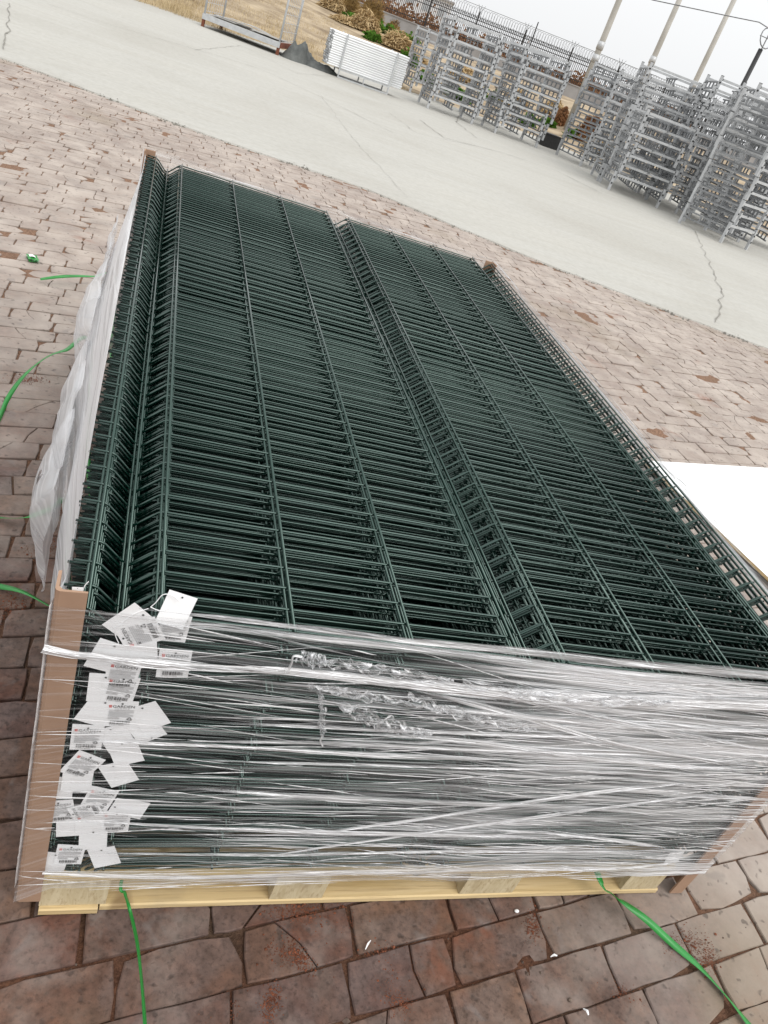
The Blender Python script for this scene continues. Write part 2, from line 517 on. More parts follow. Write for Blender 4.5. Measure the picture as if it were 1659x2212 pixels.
# edge between brick paving and concrete, measured along the road
EDGE = [(-30, 14.0), (-14, 11.6), (-5.0, 10.05), (-1.64, 9.17), (0.53, 8.38), (2.24, 8.12), (3.75, 7.18), (5.1, 6.55), (6.54, 5.99), (10, 4.5), (16, 1.5), (40, -10)]
def lerp_poly(P, x):
    for (x0, y0), (x1, y1) in zip(P, P[1:]):
        if x <= x1:
            return y0 + (y1 - y0) * (x - x0) / (x1 - x0)
    return P[-1][1]
def edge_y(x):
    return lerp_poly(EDGE, x) + 0.05 * nz(x * 1.3, 3.1) + 0.03 * nz(x * 6, 9.7)
FAR = [(-60, 25.0), (-0.75, 24.3), (0.66, 24.3), (2.9, 25.3), (4.4, 25.6), (8, 27.2), (13, 27.4), (15.5, 23), (18, 17.5), (22, 10), (50, -30)]
def far_y(x):
    return lerp_poly(FAR, x) + 0.18 * nz(x * 0.9, 1.7)

# concrete road: one sheet with a ragged broken near edge
xs = [-60, -40] + [-30 + i * 0.12 for i in range(int(52 / 0.12))] + [24, 40, 60]
mb = MB()
n = len(xs)
for x in xs:
    e = edge_y(x)
    mb.v += [(x, e - 0.03, -0.03), (x, e, 0.012), (x, e + 3.0, 0.012 + 0.006 * nz(x, 1)), (x, max(far_y(x) + 0.3, e + 4), 0.012)]
for i in range(n - 1):
    for k in range(3):
        a = i * 4 + k
        mb.f.append((a, a + 4, a + 5, a + 1))
road = struct(mb.obj('road', M['road']))
# long cracks in the concrete
def crack(pts, w=0.012, seed=0):
    m = MB()
    P = [gr(*p) for p in pts]
    Q = []
    for a, b in zip(P, P[1:]):
        k = max(2, int((b - a).length / 0.12))
        for i in range(k):
            Q.append(a.lerp(b, i / k))
    Q.append(P[-1])
    vs = []
    for i, q in enumerate(Q):
        d = (Q[min(i + 1, len(Q) - 1)] - Q[max(i - 1, 0)]).normalized()
        s = Vector((-d.y, d.x, 0))
        off = 0.06 * nz(i * 0.23, seed) + 0.010 * nz(i * 0.9, seed + 5)
        ww = w * (0.25 + abs(nz(i * 0.4, seed + 11)) * 0.9)
        c = q + s * off
        vs += [(c.x - s.x * ww, c.y - s.y * ww, 0.0225), (c.x + s.x * ww, c.y + s.y * ww, 0.0225)]
    m.add(vs, [(2 * i, 2 * i + 2, 2 * i + 3, 2 * i + 1) for i in range(len(Q) - 1)])
    m.obj('road_crack', M['crack'], road)
crack([(100, 10), (250, 60), (420, 108), (560, 150), (700, 215), (850, 290)], 0.014, 1)
crack([(420, 110), (520, 100), (640, 160), (800, 175)], 0.01, 2)
crack([(690, 205), (760, 300), (880, 430)], 0.004, 3)
crack([(20, 10), (18, 60), (5, 110)], 0.012, 4)
crack([(905, 260), (960, 300), (1080, 330), (1200, 370), (1300, 420)], 0.022, 5)
crack([(1000, 230), (985, 265), (1030, 300)], 0.02, 6)
crack([(1500, 500), (1540, 590), (1560, 640), (1545, 700)], 0.012, 7)
crack([(840, 245), (900, 290), (1030, 318)], 0.01, 8)
# grit along the broken edge
mb = MB()
rg = random.Random(11)
for i in range(1500):
    x = rg.uniform(-3.5, 9.5)
    y = edge_y(x) + rg.gauss(-0.02, 0.05)
    s = rg.uniform(0.004, 0.016) * (1 + (nz(x * 3, 5) > 0.2) * 0.9)
    a = rg.uniform(0, 6.28)
    z = -0.008
    vs = [(x + s * math.cos(a + k * 2.09) * rg.uniform(0.6, 1.2), y + s * math.sin(a + k * 2.09) * rg.uniform(0.6, 1.2), z) for k in range(3)]
    mb.add(vs + [(x, y, z + s * rg.uniform(0.3, 0.7) + 0.012)], [(0, 1, 3), (1, 2, 3), (2, 0, 3)])
stuff(mb.obj('edge_grit', M['crack'], road))

# garden bank behind the road, rising gently towards the fence
def bank_z(x, y):
    d = y - far_y(x)
    if d < 0:
        return -0.06
    t = min(1.0, d / 26.0)
    t = t * t * (3 - 2 * t)
    return 0.035 * min(1, d / 0.4) - 0.02 + 1.42 * t + min(1, d / 1.5) * (0.05 * nz(x * 0.6, y * 0.6) + 0.03 * nz(x * 2, y * 2))
gx = [-60, -40, -25] + [-18 + i * 0.8 for i in range(int(76 / 0.8))] + [70, 100, 200, 400]
ds = [0, 0.15, 0.4, 0.8, 1.3, 2, 2.8, 3.6, 4.5, 5.5, 6.5, 8, 9.5, 11, 13, 15, 17, 20, 23, 26, 30, 35, 45, 80, 200, 500]
mb = MB()
for x in gx:
    for d in ds:
        y = far_y(x) + d
        mb.v.append((x, y, bank_z(x, y + 1e-4)))
nd = len(ds)
for i in range(len(gx) - 1):
    for k in range(nd - 1):
        a = i * nd + k
        mb.f.append((a, a + nd, a + nd + 1, a + 1))
bank = struct(mb.obj('garden_bank', M['earth'], None, True))

# ------------------------------------------------------------------ brick paving
def warp(s, t):
    ang = 10.0 + 5.0 * max(0.0, min(1.0, (t - 0.3) / 3.0))
    return (s, t + math.tan(R(ang)) * s)
# bed of sand and soil between and over the bricks
def bed_z(x, y):
    m = max(0.0, nz(x * 1.7 + 4, y * 1.7) - 0.42) * 0.04 + max(0.0, nz(x * 5.3, y * 5.3 + 7) - 0.46) * 0.04
    return -0.0068 + m + 0.0035 * nz(x * 16, y * 16) + 0.0022 * nz(x * 41, y * 41)
mb = MB()
u0, u1, v0, v1, st = -3.2, 9.6, -1.1, 9.9, 0.045
nu, nv = int((u1 - u0) / st), int((v1 - v0) / st)
keep = {}
idx = {}
def vid(i, j):
    k = (i, j)
    if k not in idx:
        x, y = u0 + i * st, v0 + j * st
        idx[k] = len(mb.v)
        mb.v.append((x, y, bed_z(x, y)))
    return idx[k]
for j in range(nv):
    for i in range(nu):
        x, y = u0 + i * st, v0 + j * st
        if y > edge_y(x) + 0.1:
            continue
        if 0.12 < x < 1.38 and 0.3 < y < 2.2:
            continue
        q = proj((x, y, 0))
        if q is None or not (-420 < q[0] < 2080 and -300 < q[1] < 2650):
            continue
        mb.f.append((vid(i, j), vid(i + 1, j), vid(i + 1, j + 1), vid(i, j + 1)))
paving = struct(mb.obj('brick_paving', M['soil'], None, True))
# outer paving beyond the frame
mb = MB()
mb.add([(-40, -30, -0.04), (40, -30, -0.04), (40, -9, -0.04), (16, 1.5, -0.04), (9, 5, -0.04), (-2, 9.6, -0.04), (-14, 11.7, -0.04), (-40, 15, -0.04)], [(0, 1, 2, 3, 4, 5, 6, 7)])
struct(mb.obj('yard', M['soil']))

rb = random.Random(23)
BRK = []
def add_brick(s0, s1, t0, t1, poly=None):
    """outline in row coordinates, counter-clockwise"""
    L, B = s1 - s0, t1 - t0
    if poly is None:
        def chip():
            r = rb.random()
            return rb.uniform(0.001, 0.004) if r < 0.72 else rb.uniform(0.004, 0.014) if r < 0.95 else rb.uniform(0.014, 0.032)
        c = [chip() for _ in range(4)]
        w = lambda: rb.uniform(-0.0035, 0.0022)
        poly = [(s0 + c[0], t0 + c[0] * rb.uniform(.2, 1)), (s0 + L * rb.uniform(.3, .4), t0 - w()), (s0 + L * rb.uniform(.6, .7), t0 - w()), (s1 - c[1], t0 + c[1] * rb.uniform(.2, 1)),
                (s1 + w(), t0 + B * rb.uniform(.35, .65)), (s1 - c[2], t1 - c[2] * rb.uniform(.2, 1)), (s0 + L * rb.uniform(.6, .7), t1 + w()), (s0 + L * rb.uniform(.3, .4), t1 + w()),
                (s0 + c[3], t1 - c[3] * rb.uniform(.2, 1)), (s0 - w(), t0 + B * rb.uniform(.35, .65))]
    P = [Vector(warp(*p)) for p in poly]
    c = sum(P, Vector((0, 0))) / len(P)
    z = rb.gauss(0.001, 0.0016)
    tx, ty = rb.gauss(0, 0.006), rb.gauss(0, 0.009)
    bev = 0.0022
    vs = []
    for p in P:
        d = p - c
        k = max(0.5, 1 - bev / max(0.01, d.length) * rb.uniform(0.8, 1.6))
        q = c + d * k
        vs.append((q.x, q.y, z + tx * d.x + ty * d.y))
    for p in P:
        d = p - c
        vs.append((p.x, p.y, z - 0.0025 + tx * d.x + ty * d.y))
    for p in P:
        vs.append((p.x, p.y, -0.035))
    m = len(P)
    fs = [tuple(range(m))]
    for r in (0, 1):
        for k in range(m):
            k2 = (k + 1) % m
            fs.append((r * m + k, (r + 1) * m + k, (r + 1) * m + k2, r * m + k2))
    S = [proj((p.x, p.y, 0)) for p in P]
    area = 0
    if all(S):
        for a, b in zip(S, S[1:] + S[:1]):
            a = (min(max(a[0], 0), 1659), min(max(a[1], 0), 2212)); b = (min(max(b[0], 0), 1659), min(max(b[1], 0), 2212))
            area += a[0] * b[1] - a[1] * b[0]
        area = abs(area) / 2
    if -0.02 < c.x < 1.5 and 0.0 < c.y < 2.5:
        area = 0
    BRK.append((area, vs, fs, rb.random()))
RP = 0.1075
for k in range(-9, 98):
    t0 = -0.128 + k * RP
    s = -4.2 + rb.uniform(-0.12, 0.12)
    while s < 9.6:
        L = rb.choice([0.232, 0.228, 0.236, 0.24, 0.234, 0.222]) if rb.random() < 0.9 else rb.uniform(0.11, 0.18)
        s1 = s + L
        sm = (s + s1) / 2
        x, y = warp(sm, t0 + 0.05)
        g = rb.uniform(0.0015, 0.0055) * (1.0 if t0 < 1.2 else 0.6)
        ok = y < edge_y(x) - 0.03
        if ok and 0.16 < x < 1.3 and 0.24 < y < 2.25:
            ok = False
        if ok:
            q = proj((x, y, 0))
            ok = q is not None and -330 < q[0] < 1990 and -220 < q[1] < 2560
        if ok:
            a0, b0 = t0 + g / 2, t0 + RP - g / 2
            r = rb.random()
            if r < 0.74:
                add_brick(s, s1, a0, b0)
            elif r < 0.95:                                   # cracked across
                f0, f1 = s + L * rb.uniform(.25, .75), s + L * rb.uniform(.25, .75)
                fm = (f0 + f1) / 2 + rb.uniform(-.015, .015)
                gg = rb.uniform(0.0015, 0.006)
                tm = (a0 + b0) / 2
                add_brick(0, 0, 0, 0, [(s + .004, a0 + .003), ((s + f0) / 2, a0 - .001), (f0, a0), (fm, tm), (f1, b0), ((s + f1) / 2, b0 - .002), (s + .005, b0 - .004), (s, tm)])
                add_brick(0, 0, 0, 0, [(f0 + gg, a0), ((s1 + f0) / 2, a0 + .001), (s1 - .004, a0 + .004), (s1, tm), (s1 - .005, b0 - .003), ((s1 + f1) / 2, b0), (f1 + gg, b0), (fm + gg, tm)])
            elif r < 0.997:                                  # a corner or an end gone
                e = rb.uniform(.6, .88)
                add_brick(0, 0, 0, 0, [(s + .004, a0), (s + L * .4, a0 - .002), (s + L * e, a0 + .004), (s + L * (e + .1), a0 + RP * .4), (s + L * (e - .08), b0 - .012), (s + L * .3, b0), (s + .004, b0 - .003), (s, (a0 + b0) / 2)])
            # else missing: only sand
        s = s1 + rb.uniform(0.001, 0.0055)
BRK.sort(key=lambda b: -b[0])
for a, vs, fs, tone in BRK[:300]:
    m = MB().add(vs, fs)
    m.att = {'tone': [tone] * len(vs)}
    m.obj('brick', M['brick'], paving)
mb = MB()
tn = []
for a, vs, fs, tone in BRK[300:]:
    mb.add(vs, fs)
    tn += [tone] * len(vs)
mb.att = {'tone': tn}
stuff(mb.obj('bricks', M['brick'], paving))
# loose bits lying in the joints
mb = MB()
rg = random.Random(5)
for i in range(2600):
    x, y = rg.uniform(-0.9, 2.6), rg.uniform(-0.5, 2.6) if i % 3 else rg.uniform(-0.45, 0.1)
    if 0.03 < x < 1.45 and 0 < y < 2.5:
        continue
    zb = bed_z(x, y)
    s = rg.uniform(0.0012, 0.0045) * (2.0 if rg.random() < 0.05 else 1)
    a = rg.uniform(0, 6.28)
    vs = [(x + s * math.cos(a + k * 1.57) * rg.uniform(.7, 1.3), y + s * math.sin(a + k * 1.57) * rg.uniform(.7, 1.3), zb - 0.001) for k in range(4)]
    mb.add(vs + [(x, y, zb + s * 1.2)], [(0, 1, 4), (1, 2, 4), (2, 3, 4), (3, 0, 4)])
stuff(mb.obj('sand_grains', M['pebble'], paving))

# crushed red brick spilt over joints in front of the pallet and here and there
mb = MB()
rg = random.Random(15)
for (x, y, r, n) in [(950 / 1.4756, 2905 / 1.4756, .05, 260), (640, 2065, .035, 200), (812, 2040, .06, 380), (868, 2170, .03, 170), (585, 2165, .025, 140), (700, 1995, .05, 220), (845, 2098, .02, 90),
                     (1490, 2040, .05, 220), (1530, 2080, .03, 130), (1345, 2150, .03, 110), (125, 1100, .05, 240), (100, 1180, .06, 260), (115, 1790, .03, 120), (60, 820, .05, 200), (30, 1310, .05, 200), (460, 2200, .04, 160), (1150, 2000, .03, 120)]:
    c = gr(x, y)
    ax = rg.uniform(0, 3.1)
    for _ in range(int(n * 2.4)):
        a, q = rg.gauss(0, r * .7), rg.gauss(0, r * .36)
        px, py = c.x + a * math.cos(ax) - q * math.sin(ax), c.y + a * math.sin(ax) + q * math.cos(ax)
        if 0.0 < px < 1.5 and 0 < py < 2.5:
            continue
        s = rg.uniform(.0005, .0016) * (2.4 if rg.random() < .05 else 1)
        t0 = rg.uniform(0, 6.28)
        z = .0012
        vs = [(px + s * math.cos(t0 + k * 1.57) * rg.uniform(.7, 1.4), py + s * math.sin(t0 + k * 1.57) * rg.uniform(.7, 1.4), z) for k in range(4)]
        mb.add(vs + [(px, py, z + s * .9)], [(0, 1, 4), (1, 2, 4), (2, 3, 4), (3, 0, 4)])
stuff(mb.obj('brick_crumbs', M['redsand'], paving))

# ------------------------------------------------------------------ fence at the back of the garden
FD = 56.0
FDIR = Vector((math.cos(R(25)), -math.sin(R(25)), 0))            # runs across the view
FC = azd(25, FD)
def fpt(a, z):
    return FC + FDIR * a + Vector((0, 0, z))
fz = 1.42
ft = thing('boundary_fence', 'black spear-topped railing with razor wire on a grey wall behind the garden', 'fence', (FC.x, FC.y, 0))
T0 = Matrix.Translation((-FC.x, -FC.y, 0))
mb = MB()
mb.bar(fpt(-30, (fz - 0.5 + 2.13) / 2), fpt(40, (fz - 0.5 + 2.13) / 2), 0.28, 2.13 - fz + 0.5)
mb.bar(fpt(-30, 2.16), fpt(40, 2.16), 0.36, 0.06)
mb.v = [tuple(T0 @ Vector(q)) for q in mb.v]
mb.obj('wall', M['wall'], ft)
mb = MB()
a = -29.9
i = 0
while a < 40:
    mb.bar(fpt(a, 2.20), fpt(a, 3.62), 0.03, 0.03)
    p = fpt(a, 3.62)
    mb.add([p + FDIR * -.03 , p + FDIR * .03, p + Vector((0, .03, 0)), p + Vector((0, -.03, 0)), p + Vector((0, 0, 0.16))], [(0, 2, 4), (2, 1, 4), (1, 3, 4), (3, 0, 4)])
    for sg in (-1, 1):
        mb.bar(p + Vector((0, 0, -.02)), p + FDIR * (0.05 * sg) + Vector((0, 0, .09)), 0.016, 0.016)
    a += 0.115
mb.v = [tuple(T0 @ Vector(q)) for q in mb.v]
stuff(mb.obj('railing_bars', M['iron'], ft))
for z in (2.42, 3.32, 3.52):
    m = MB().bar(fpt(-30, z), fpt(40, z), 0.04, 0.045)
    m.v = [tuple(T0 @ Vector(q)) for q in m.v]
    m.obj('rail', M['iron'], ft)
a = -28.5
while a < 40:
    m = MB().bar(fpt(a, 2.19), fpt(a, 3.95), 0.075, 0.075)
    for sg in (-1, 0, 1):
        m.bar(fpt(a, 3.9), fpt(a + 0.22 * sg, 4.32), 0.018, 0.018)
    m.v = [tuple(T0 @ Vector(q)) for q in m.v]
    m.obj('post', M['iron'], ft)
    a += 3.05
mb = MB()
path = []
k = 0
N = 70 * 6 * 14
for k in range(N):
    th = 2 * math.pi * k / 14
    a = -30 + 70 * k / N
    rr = 0.29 * (1 + 0.06 * math.sin(k * 0.37))
    path.append(fpt(a, 3.86) + Vector((0, 0, 1)) * rr * math.sin(th) + FDIR * rr * 0.55 * math.cos(th * 1.0) + Vector((FDIR.y, -FDIR.x, 0)) * rr * 0.8 * math.cos(th))
mb.tube([p + Vector((-FC.x, -FC.y, 0)) for p in path], 0.011, 3)
stuff(mb.obj('razor_coil', M['razor'], ft))

# ------------------------------------------------------------------ poles, lines and the far building
def cpole(az, dist, r0, r1, h, label, mat, name='utility_pole', collar=None):
    p = azd(az, dist)
    t = thing(name, label, 'pole', (p.x, p.y, 0))
    MB().tube([(0, 0, -0.1), (0, 0, h * .5), (0, 0, h)], [r0, (r0 + r1) / 2, r1], 14).obj('shaft', mat, t, True)
    if collar:
        for z in collar:
            MB().tube([(0, 0, z), (0, 0, z + 0.28)], [r0 * 1.07, r0 * 1.05], 14).obj('collar', M['galv'], t, True)
    return t
cpole(25.44, 36, 0.135, 0.10, 8.2, 'pale concrete pole rising behind the rack frames, leftmost of the three pale poles', M['polec'], collar=[2.9, 3.35])
cpole(28.74, 40, 0.135, 0.10, 8.6, 'pale concrete pole in the middle, between two other pale poles', M['polec'], collar=[3.3, 3.75])
cpole(31.65, 41, 0.13, 0.095, 8.6, 'pale concrete pole nearest to the black pole', M['polec'], collar=[3.05, 3.5])
dp = cpole(34.3, 30, 0.075, 0.07, 4.55, 'black metal pole with a coiled cable hoop at its top', M['poledark'], 'cable_pole')
mb = MB()
mb.tube([(0.02 + 0.27 * math.cos(a * .4488) * 0.9, 0.0 + .1 * math.sin(a * .4488), 4.85 + 0.27 * math.sin(a * .4488)) for a in range(15)], 0.018, 5)
mb.obj('cable_hoop', M['razor'], dp)
mb = MB().bar((-0.25, 0, 4.85), (0.29, 0, 4.85), 0.02, 0.02).bar((0.02, 0, 4.5), (0.02, 0, 5.15), 0.025, 0.025)
mb.obj('hoop_cross', M['razor'], dp)
for az, el, hb, lab in ((21.33, 3.06, 2.0, 'thin dark rod standing up behind the railing on the left'), (32.95, 3.15, 2.0, 'thin dark rod standing up behind the frames near the black pole')):
    p = azd(az, 57.5)
    o = MB().tube([(0, 0, 0), (0, 0, CAM.z + 57.5 * math.tan(R(el)) - fz)], 0.035, 6).obj('antenna_rod', M['iron'])
    o.location = (p.x, p.y, fz)
    tag(o, lab, 'rod')
def wire(pts, dist, r, label, sag=0.3):
    P = []
    for x, y in pts:
        d = ray(x, y)
        h = math.hypot(d.x, d.y)
        P.append(CAM + d * (dist / h))
    Q = []
    for a, b in zip(P, P[1:]):
        for i in range(10):
            Q.append(a.lerp(b, i / 10))
    Q.append(P[-1])
    o = MB().tube(Q, r, 4).obj('overhead_cable', M['razor'])
    tag(o, label, 'cable')
wire([(1180, -75), (1410, 0), (1500, 19), (1590, 38), (1640, 48), (1668, 66)], 31, 0.014, 'dark overhead cable crossing the poles and ending at the hoop')
wire([(850, -55), (1002, 0), (1150, 58), (1254, 99), (1450, 178), (1659, 260), (1800, 318)], 75, 0.018, 'thin overhead line, upper of the two crossing behind the poles')
wire([(1100, 62), (1254, 122), (1450, 200), (1659, 284), (1800, 340)], 75, 0.013, 'thin overhead line, lower of the two crossing behind the poles')
p = azd(14.6, 170)
bl = thing('far_building', 'pale hazy flat-roofed building far behind the railing', 'building', (p.x, p.y, 0), R(-15))
MB().box((-8, 0, 4.0), (24, 10, 8.4)).obj('wall', M['plaster'], bl)
MB().box((-8, 0, 8.35), (24.6, 10.6, 0.3)).obj('roof', M['wall'], bl)
for i in range(8):
    for z in (3.4, 6.4):
        MB().box((-18.4 + i * 3, -5.0, z), (1.5, 0.12, 1.4)).obj('window', M['farglass'], bl)

# ================================================================== ACROSS THE ROAD
# ------------------------------------------------------------------ rack frames in stacks
FW, FDp, FP = 1.45, 1.3, 0.235
def make_frame():
    t = thing('rack_frame', 'x', 'rack frame')
    for sx in (-1, 1):
        for sy in (-1, 1):
            MB().box((sx * (FW / 2 - .04), sy * (FDp / 2 - .04), 0.225), (0.062, 0.062, 0.45)).obj('post', M['galvpost'], t)
    MB().box((0, -FDp / 2 + .04, 0.38), (FW - .143, 0.042, 0.048)).obj('front_rail', M['galv'], t)
    MB().box((0, FDp / 2 - .04, 0.38), (FW - .143, 0.042, 0.048)).obj('back_rail', M['galv'], t)
    for sx in (-1, 0, 1):
        m = MB()
        x = sx * (FW / 2 - .04) if sx else .03
        for z in (0.17, 0.31):
            m.box((x, 0, z), (0.034, FDp - .143, 0.032))
        for k in range(4):
            m.box((x, -FDp / 2 + .22 + k * (FDp - .44) / 3, 0.24), (0.03, 0.034, 0.108))
        m.obj('side_ladder', M['galvshade'], t)
    m = MB()
    for sx in (-1, 0, 1):
        x = sx * (FW / 2 - .04) if sx else .03
        for z in (0.17, 0.31):
            m.box((x, -FDp / 2 + .079 if not sx else -FDp / 2 + .002, z), (0.036, 0.012, 0.034))
        for sy in (-1, 1):
            if sx:
                m.box((x, sy * (FDp / 2 - .04), 0.453), (0.064, 0.064, 0.010))
    for sx in (-1, 1):
        m.box((sx * (FW / 2 - .079), -FDp / 2 + .04, 0.38), (0.014, 0.044, 0.05))
    stuff(m.obj('end_caps', M['cap'], t))
    return t
PROTO = make_frame()
_used = [False]
rs = random.Random(31)
def stack(corner, yaw, n, where, lean=0.0, sx=1.0):
    a = R(yaw)
    ux, uy = Vector((math.cos(a), math.sin(a), 0)), Vector((-math.sin(a), math.cos(a), 0))
    base = Vector((*corner, 0.013))
    for k in range(n):
        o = dup(PROTO) if _used[0] else PROTO
        _used[0] = True
        odd = k % 2
        c = base + ux * (FW * sx / 2 + 0.10 * odd + rs.gauss(0, 0.035) + lean * k) + uy * (FDp / 2 + 0.09 * odd + rs.gauss(0, 0.035))
        o.location = (c.x, c.y, base.z + k * FP)
        o.rotation_euler = (0, 0, a + rs.gauss(0, 0.03))
        o.scale = (sx, 1, 1)
        pos = 'bottom one' if k == 0 else 'topmost' if k == n - 1 else ORD[k + 1] + ' from the ground'
        tag(o, 'grey rack frame, ' + pos + ' ' + where, 'rack frame', 'galvanised rack frames stacked across the road')
stack((6.93, 22.64), 0, 9, 'in the leftmost front stack')
stack((9.0, 22.27), 1, 9, 'in the second front stack from left', 0.004)
stack((11.45, 21.3), 14, 10, 'in the dark stack behind the first pale pole')
stack((10.69, 18.62), -18, 11, 'in the tall stack showing its narrow side')
stack((10.31, 17.23), -15, 7, 'in the lower front stack with stepped posts', 0.0, 0.93)
stack((11.75, 16.0), -22, 12, 'in the stack behind the nearest one')
stack((11.63, 14.16), 20, 11, 'in the nearest stack at the right edge', 0.0, 0.72)
stack((7.35, 26.6), 2, 7, 'in the back stack beside the white tubes')
stack((9.15, 24.9), 3, 9, 'in the back stack behind the two leftmost')
stack((12.3, 19.3), -12, 10, 'in the back stack behind the tall narrow one')
stack((12.0, 17.75), -15, 12, 'in the back stack behind the stepped front one')
stack((13.55, 16.3), -20, 10, 'in the back stack at the right, half hidden')
stack((13.2, 22.8), 12, 9, 'in the rearmost stack near the fence')

# black crate between stacks
c = gr(1188, 322)
t = thing('black_crate', 'black plastic crate on the ground between the rack stacks', 'crate', (c.x, c.y + .3, 0.012), R(10))
MB().box((0, 0, .02), (.62, .42, .04)).obj('base', M['cap'], t)
m = MB()
for sx in (-1, 1):
    m.box((sx * .3, 0, .2), (.02, .42, .32))
for sy in (-1, 1):
    m.box((0, sy * .2, .2), (.58, .02, .32))
m.obj('side_walls', M['cap'], t)
MB().box((0, 0, .375), (.66, .46, .03)).obj('rim', M['cap'], t)

# ------------------------------------------------------------------ white tubes on a steel cradle
RK = Vector((4.25, 22.39, 0.013))
ry = R(2.0)
rk = thing('tube_cradle', 'grey steel cradle with upright posts holding the white tubes', 'cradle', RK, ry)
for x in (0.0, 1.42):
    for y in (0.0, 0.66):
        MB().box((x, y, .52), (.035, .035, 1.04)).obj('post', M['galv'], rk)
for y in (0.0, 0.66):
    MB().box((.71, y, .018), (1.385, .034, .034)).obj('floor_rail', M['galv'], rk)
    MB().box((.71, y, .20), (1.385, .034, .034)).obj('upper_rail', M['galv'], rk)
    MB().box((.71, y, .11), (.03, .03, .145)).obj('stub', M['galv'], rk)
for x in (0.0, .71, 1.42):
    MB().box((x, .33, .20), (.03, .625, .03)).obj('bearer', M['galv'], rk)
def tube_mesh():
    prof = []
    for k in range(14):
        a = 2 * math.pi * (k + .5) / 14
        prof.append((math.cos(a), math.sin(a)))
    r, L = 0.0245, 2.12
    m = MB()
    vs = [(x, r * c, r * s) for x in (0.0, L) for c, s in prof]
    m.add(vs, [(k, 14 + k, 14 + (k + 1) % 14, (k + 1) % 14) for k in range(14)] + [tuple(14 + k for k in range(14))])
    a = m.mesh('tube', M['white'], True)
    e = MB()
    vs = [(-.012, .9 * r * c, .9 * r * s) for c, s in prof] + [(-.012, .62 * r * c, .62 * r * s) for c, s in prof] + [(.004, .9 * r * c, .9 * r * s) for c, s in prof] + [(.006, .62 * r * c, .62 * r * s) for c, s in prof]
    e.add(vs, [(k, (k + 1) % 14, 14 + (k + 1) % 14, 14 + k) for k in range(14)] + [(k, 28 + k, 28 + (k + 1) % 14, (k + 1) % 14) for k in range(14)] + [tuple(42 + k for k in range(14))])
    b = e.mesh('tube_end', M['galv'])
    return a, b
TM, TE = tube_mesh()
rt = random.Random(3)
M0 = Matrix.Translation(RK) @ Matrix.Rotation(ry, 4, 'Z')
for row in range(15):
    for col in range(11):
        o = link('white_tube', TM)
        p = M0 @ Vector((-0.36 + rt.gauss(0, .02), 0.046 + col * 0.0565 + (0.0 if row % 2 else .004), .243 + row * .0535 + rt.gauss(0, .001)))
        o.location = p
        o.rotation_euler = (rt.uniform(0, .2), 0, ry + rt.gauss(0, .002))
        link('tube_end', TE, o)
        rr = 'bottom' if row == 0 else 'top' if row == 14 else ORD[row + 1]
        cc = 'front' if col == 0 else 'back' if col == 10 else ORD[col + 1]
        tag(o, 'long white tube on the cradle, %s row from the ground, %s of its row' % (rr, cc), 'tube', 'white tubes stacked on the cradle')

# ------------------------------------------------------------------ cage platform
CG = Vector((0.66, 23.45, 0.013))
ca = math.atan2(22.73 - 23.48, 2.63 - 0.66)
CW, CD = 2.12, 1.55
cg = thing('cage_platform', 'grey wire-sided cage platform on rusty feet at the road edge', 'cage', CG, ca)
for x in (0.03, CW - .03):
    for y in (0.03, CD - .03):
        MB().box((x, y, .085), (.07, .07, .17)).obj('foot', M['rust'], cg)
        MB().tube([(x, y, .30), (x, y, 2.1)], .028, 10).obj('corner_post', M['galv'], cg, True)
for y in (0.0, CD):
    MB().box((CW / 2, y, .235), (CW, .045, .13)).obj('edge_beam', M['galv'], cg)
for x in (0.0, CW):
    MB().box((x, CD / 2, .235), (.045, CD - .045, .13)).obj('edge_beam', M['rust'] if x else M['galv'], cg)
MB().box((CW / 2, CD / 2, .275), (CW - .05, CD - .05, .03)).obj('deck', M['wood_old'], cg)
for x in (0.0, CW):
    m = MB()
    for k in range(9):
        z = .36 + k * .2
        m.tube([(x, 0.03, z), (x, CD - .03, z)], .006, 5)
    for k in range(1, 9):
        y = CD * k / 9
        m.tube([(x, y, .31), (x + .01, y, 2.05)], .005, 5)
    m.obj('mesh_side', M['galv'], cg)
# what lies on its deck
def on_cage(x, y, z):
    return Matrix.Translation(CG) @ Matrix.Rotation(ca, 4, 'Z') @ Vector((x, y, z))
for i, (x, y, w, d, r, lab) in enumerate([(1.3, .85, 1.3, .95, 4, 'large grey board lying flat on the cage deck'), (1.62, .62, .7, .6, -8, 'smaller grey board lying askew on top in the cage'), (.62, .62, 1.0, .5, 9, 'long pale board at the left end of the cage deck')]):
    q = on_cage(x, y, .30 + .022 * i)
    m = MB()
    m.grid(8, 6, lambda s, t: ((s - .5) * w, (t - .5) * d, .004 + .012 * nz(s * 2 + i, t * 2)))
    m.grid(8, 6, lambda s, t: ((s - .5) * w, (.5 - t) * d, -.006 + .012 * nz(s * 2 + i, (1 - t) * 2)))
    o = m.obj('loose_board', M['wood_old'])
    o.location = q
    o.rotation_euler = (0, 0, ca + R(r))
    tag(o, lab, 'board', 'boards lying in the cage')
for x, y, L, dr, lab in ((.95, .22, 1.5, .03, 'bent grey steel rod lying along the front edge of the cage deck'), (1.2, .45, 1.1, -.3, 'short grey steel rod lying across the boards in the cage')):
    q = on_cage(x, y, .36)
    o = MB().tube([(-L / 2, 0, -.03), (-L / 6, .05, .04), (L / 5, -.04, .05), (L / 2, .07, .0)], .008, 5).obj('loose_rod', M['galv'])
    o.location = q
    o.rotation_euler = (0, 0, ca + dr)
    tag(o, lab, 'rod')

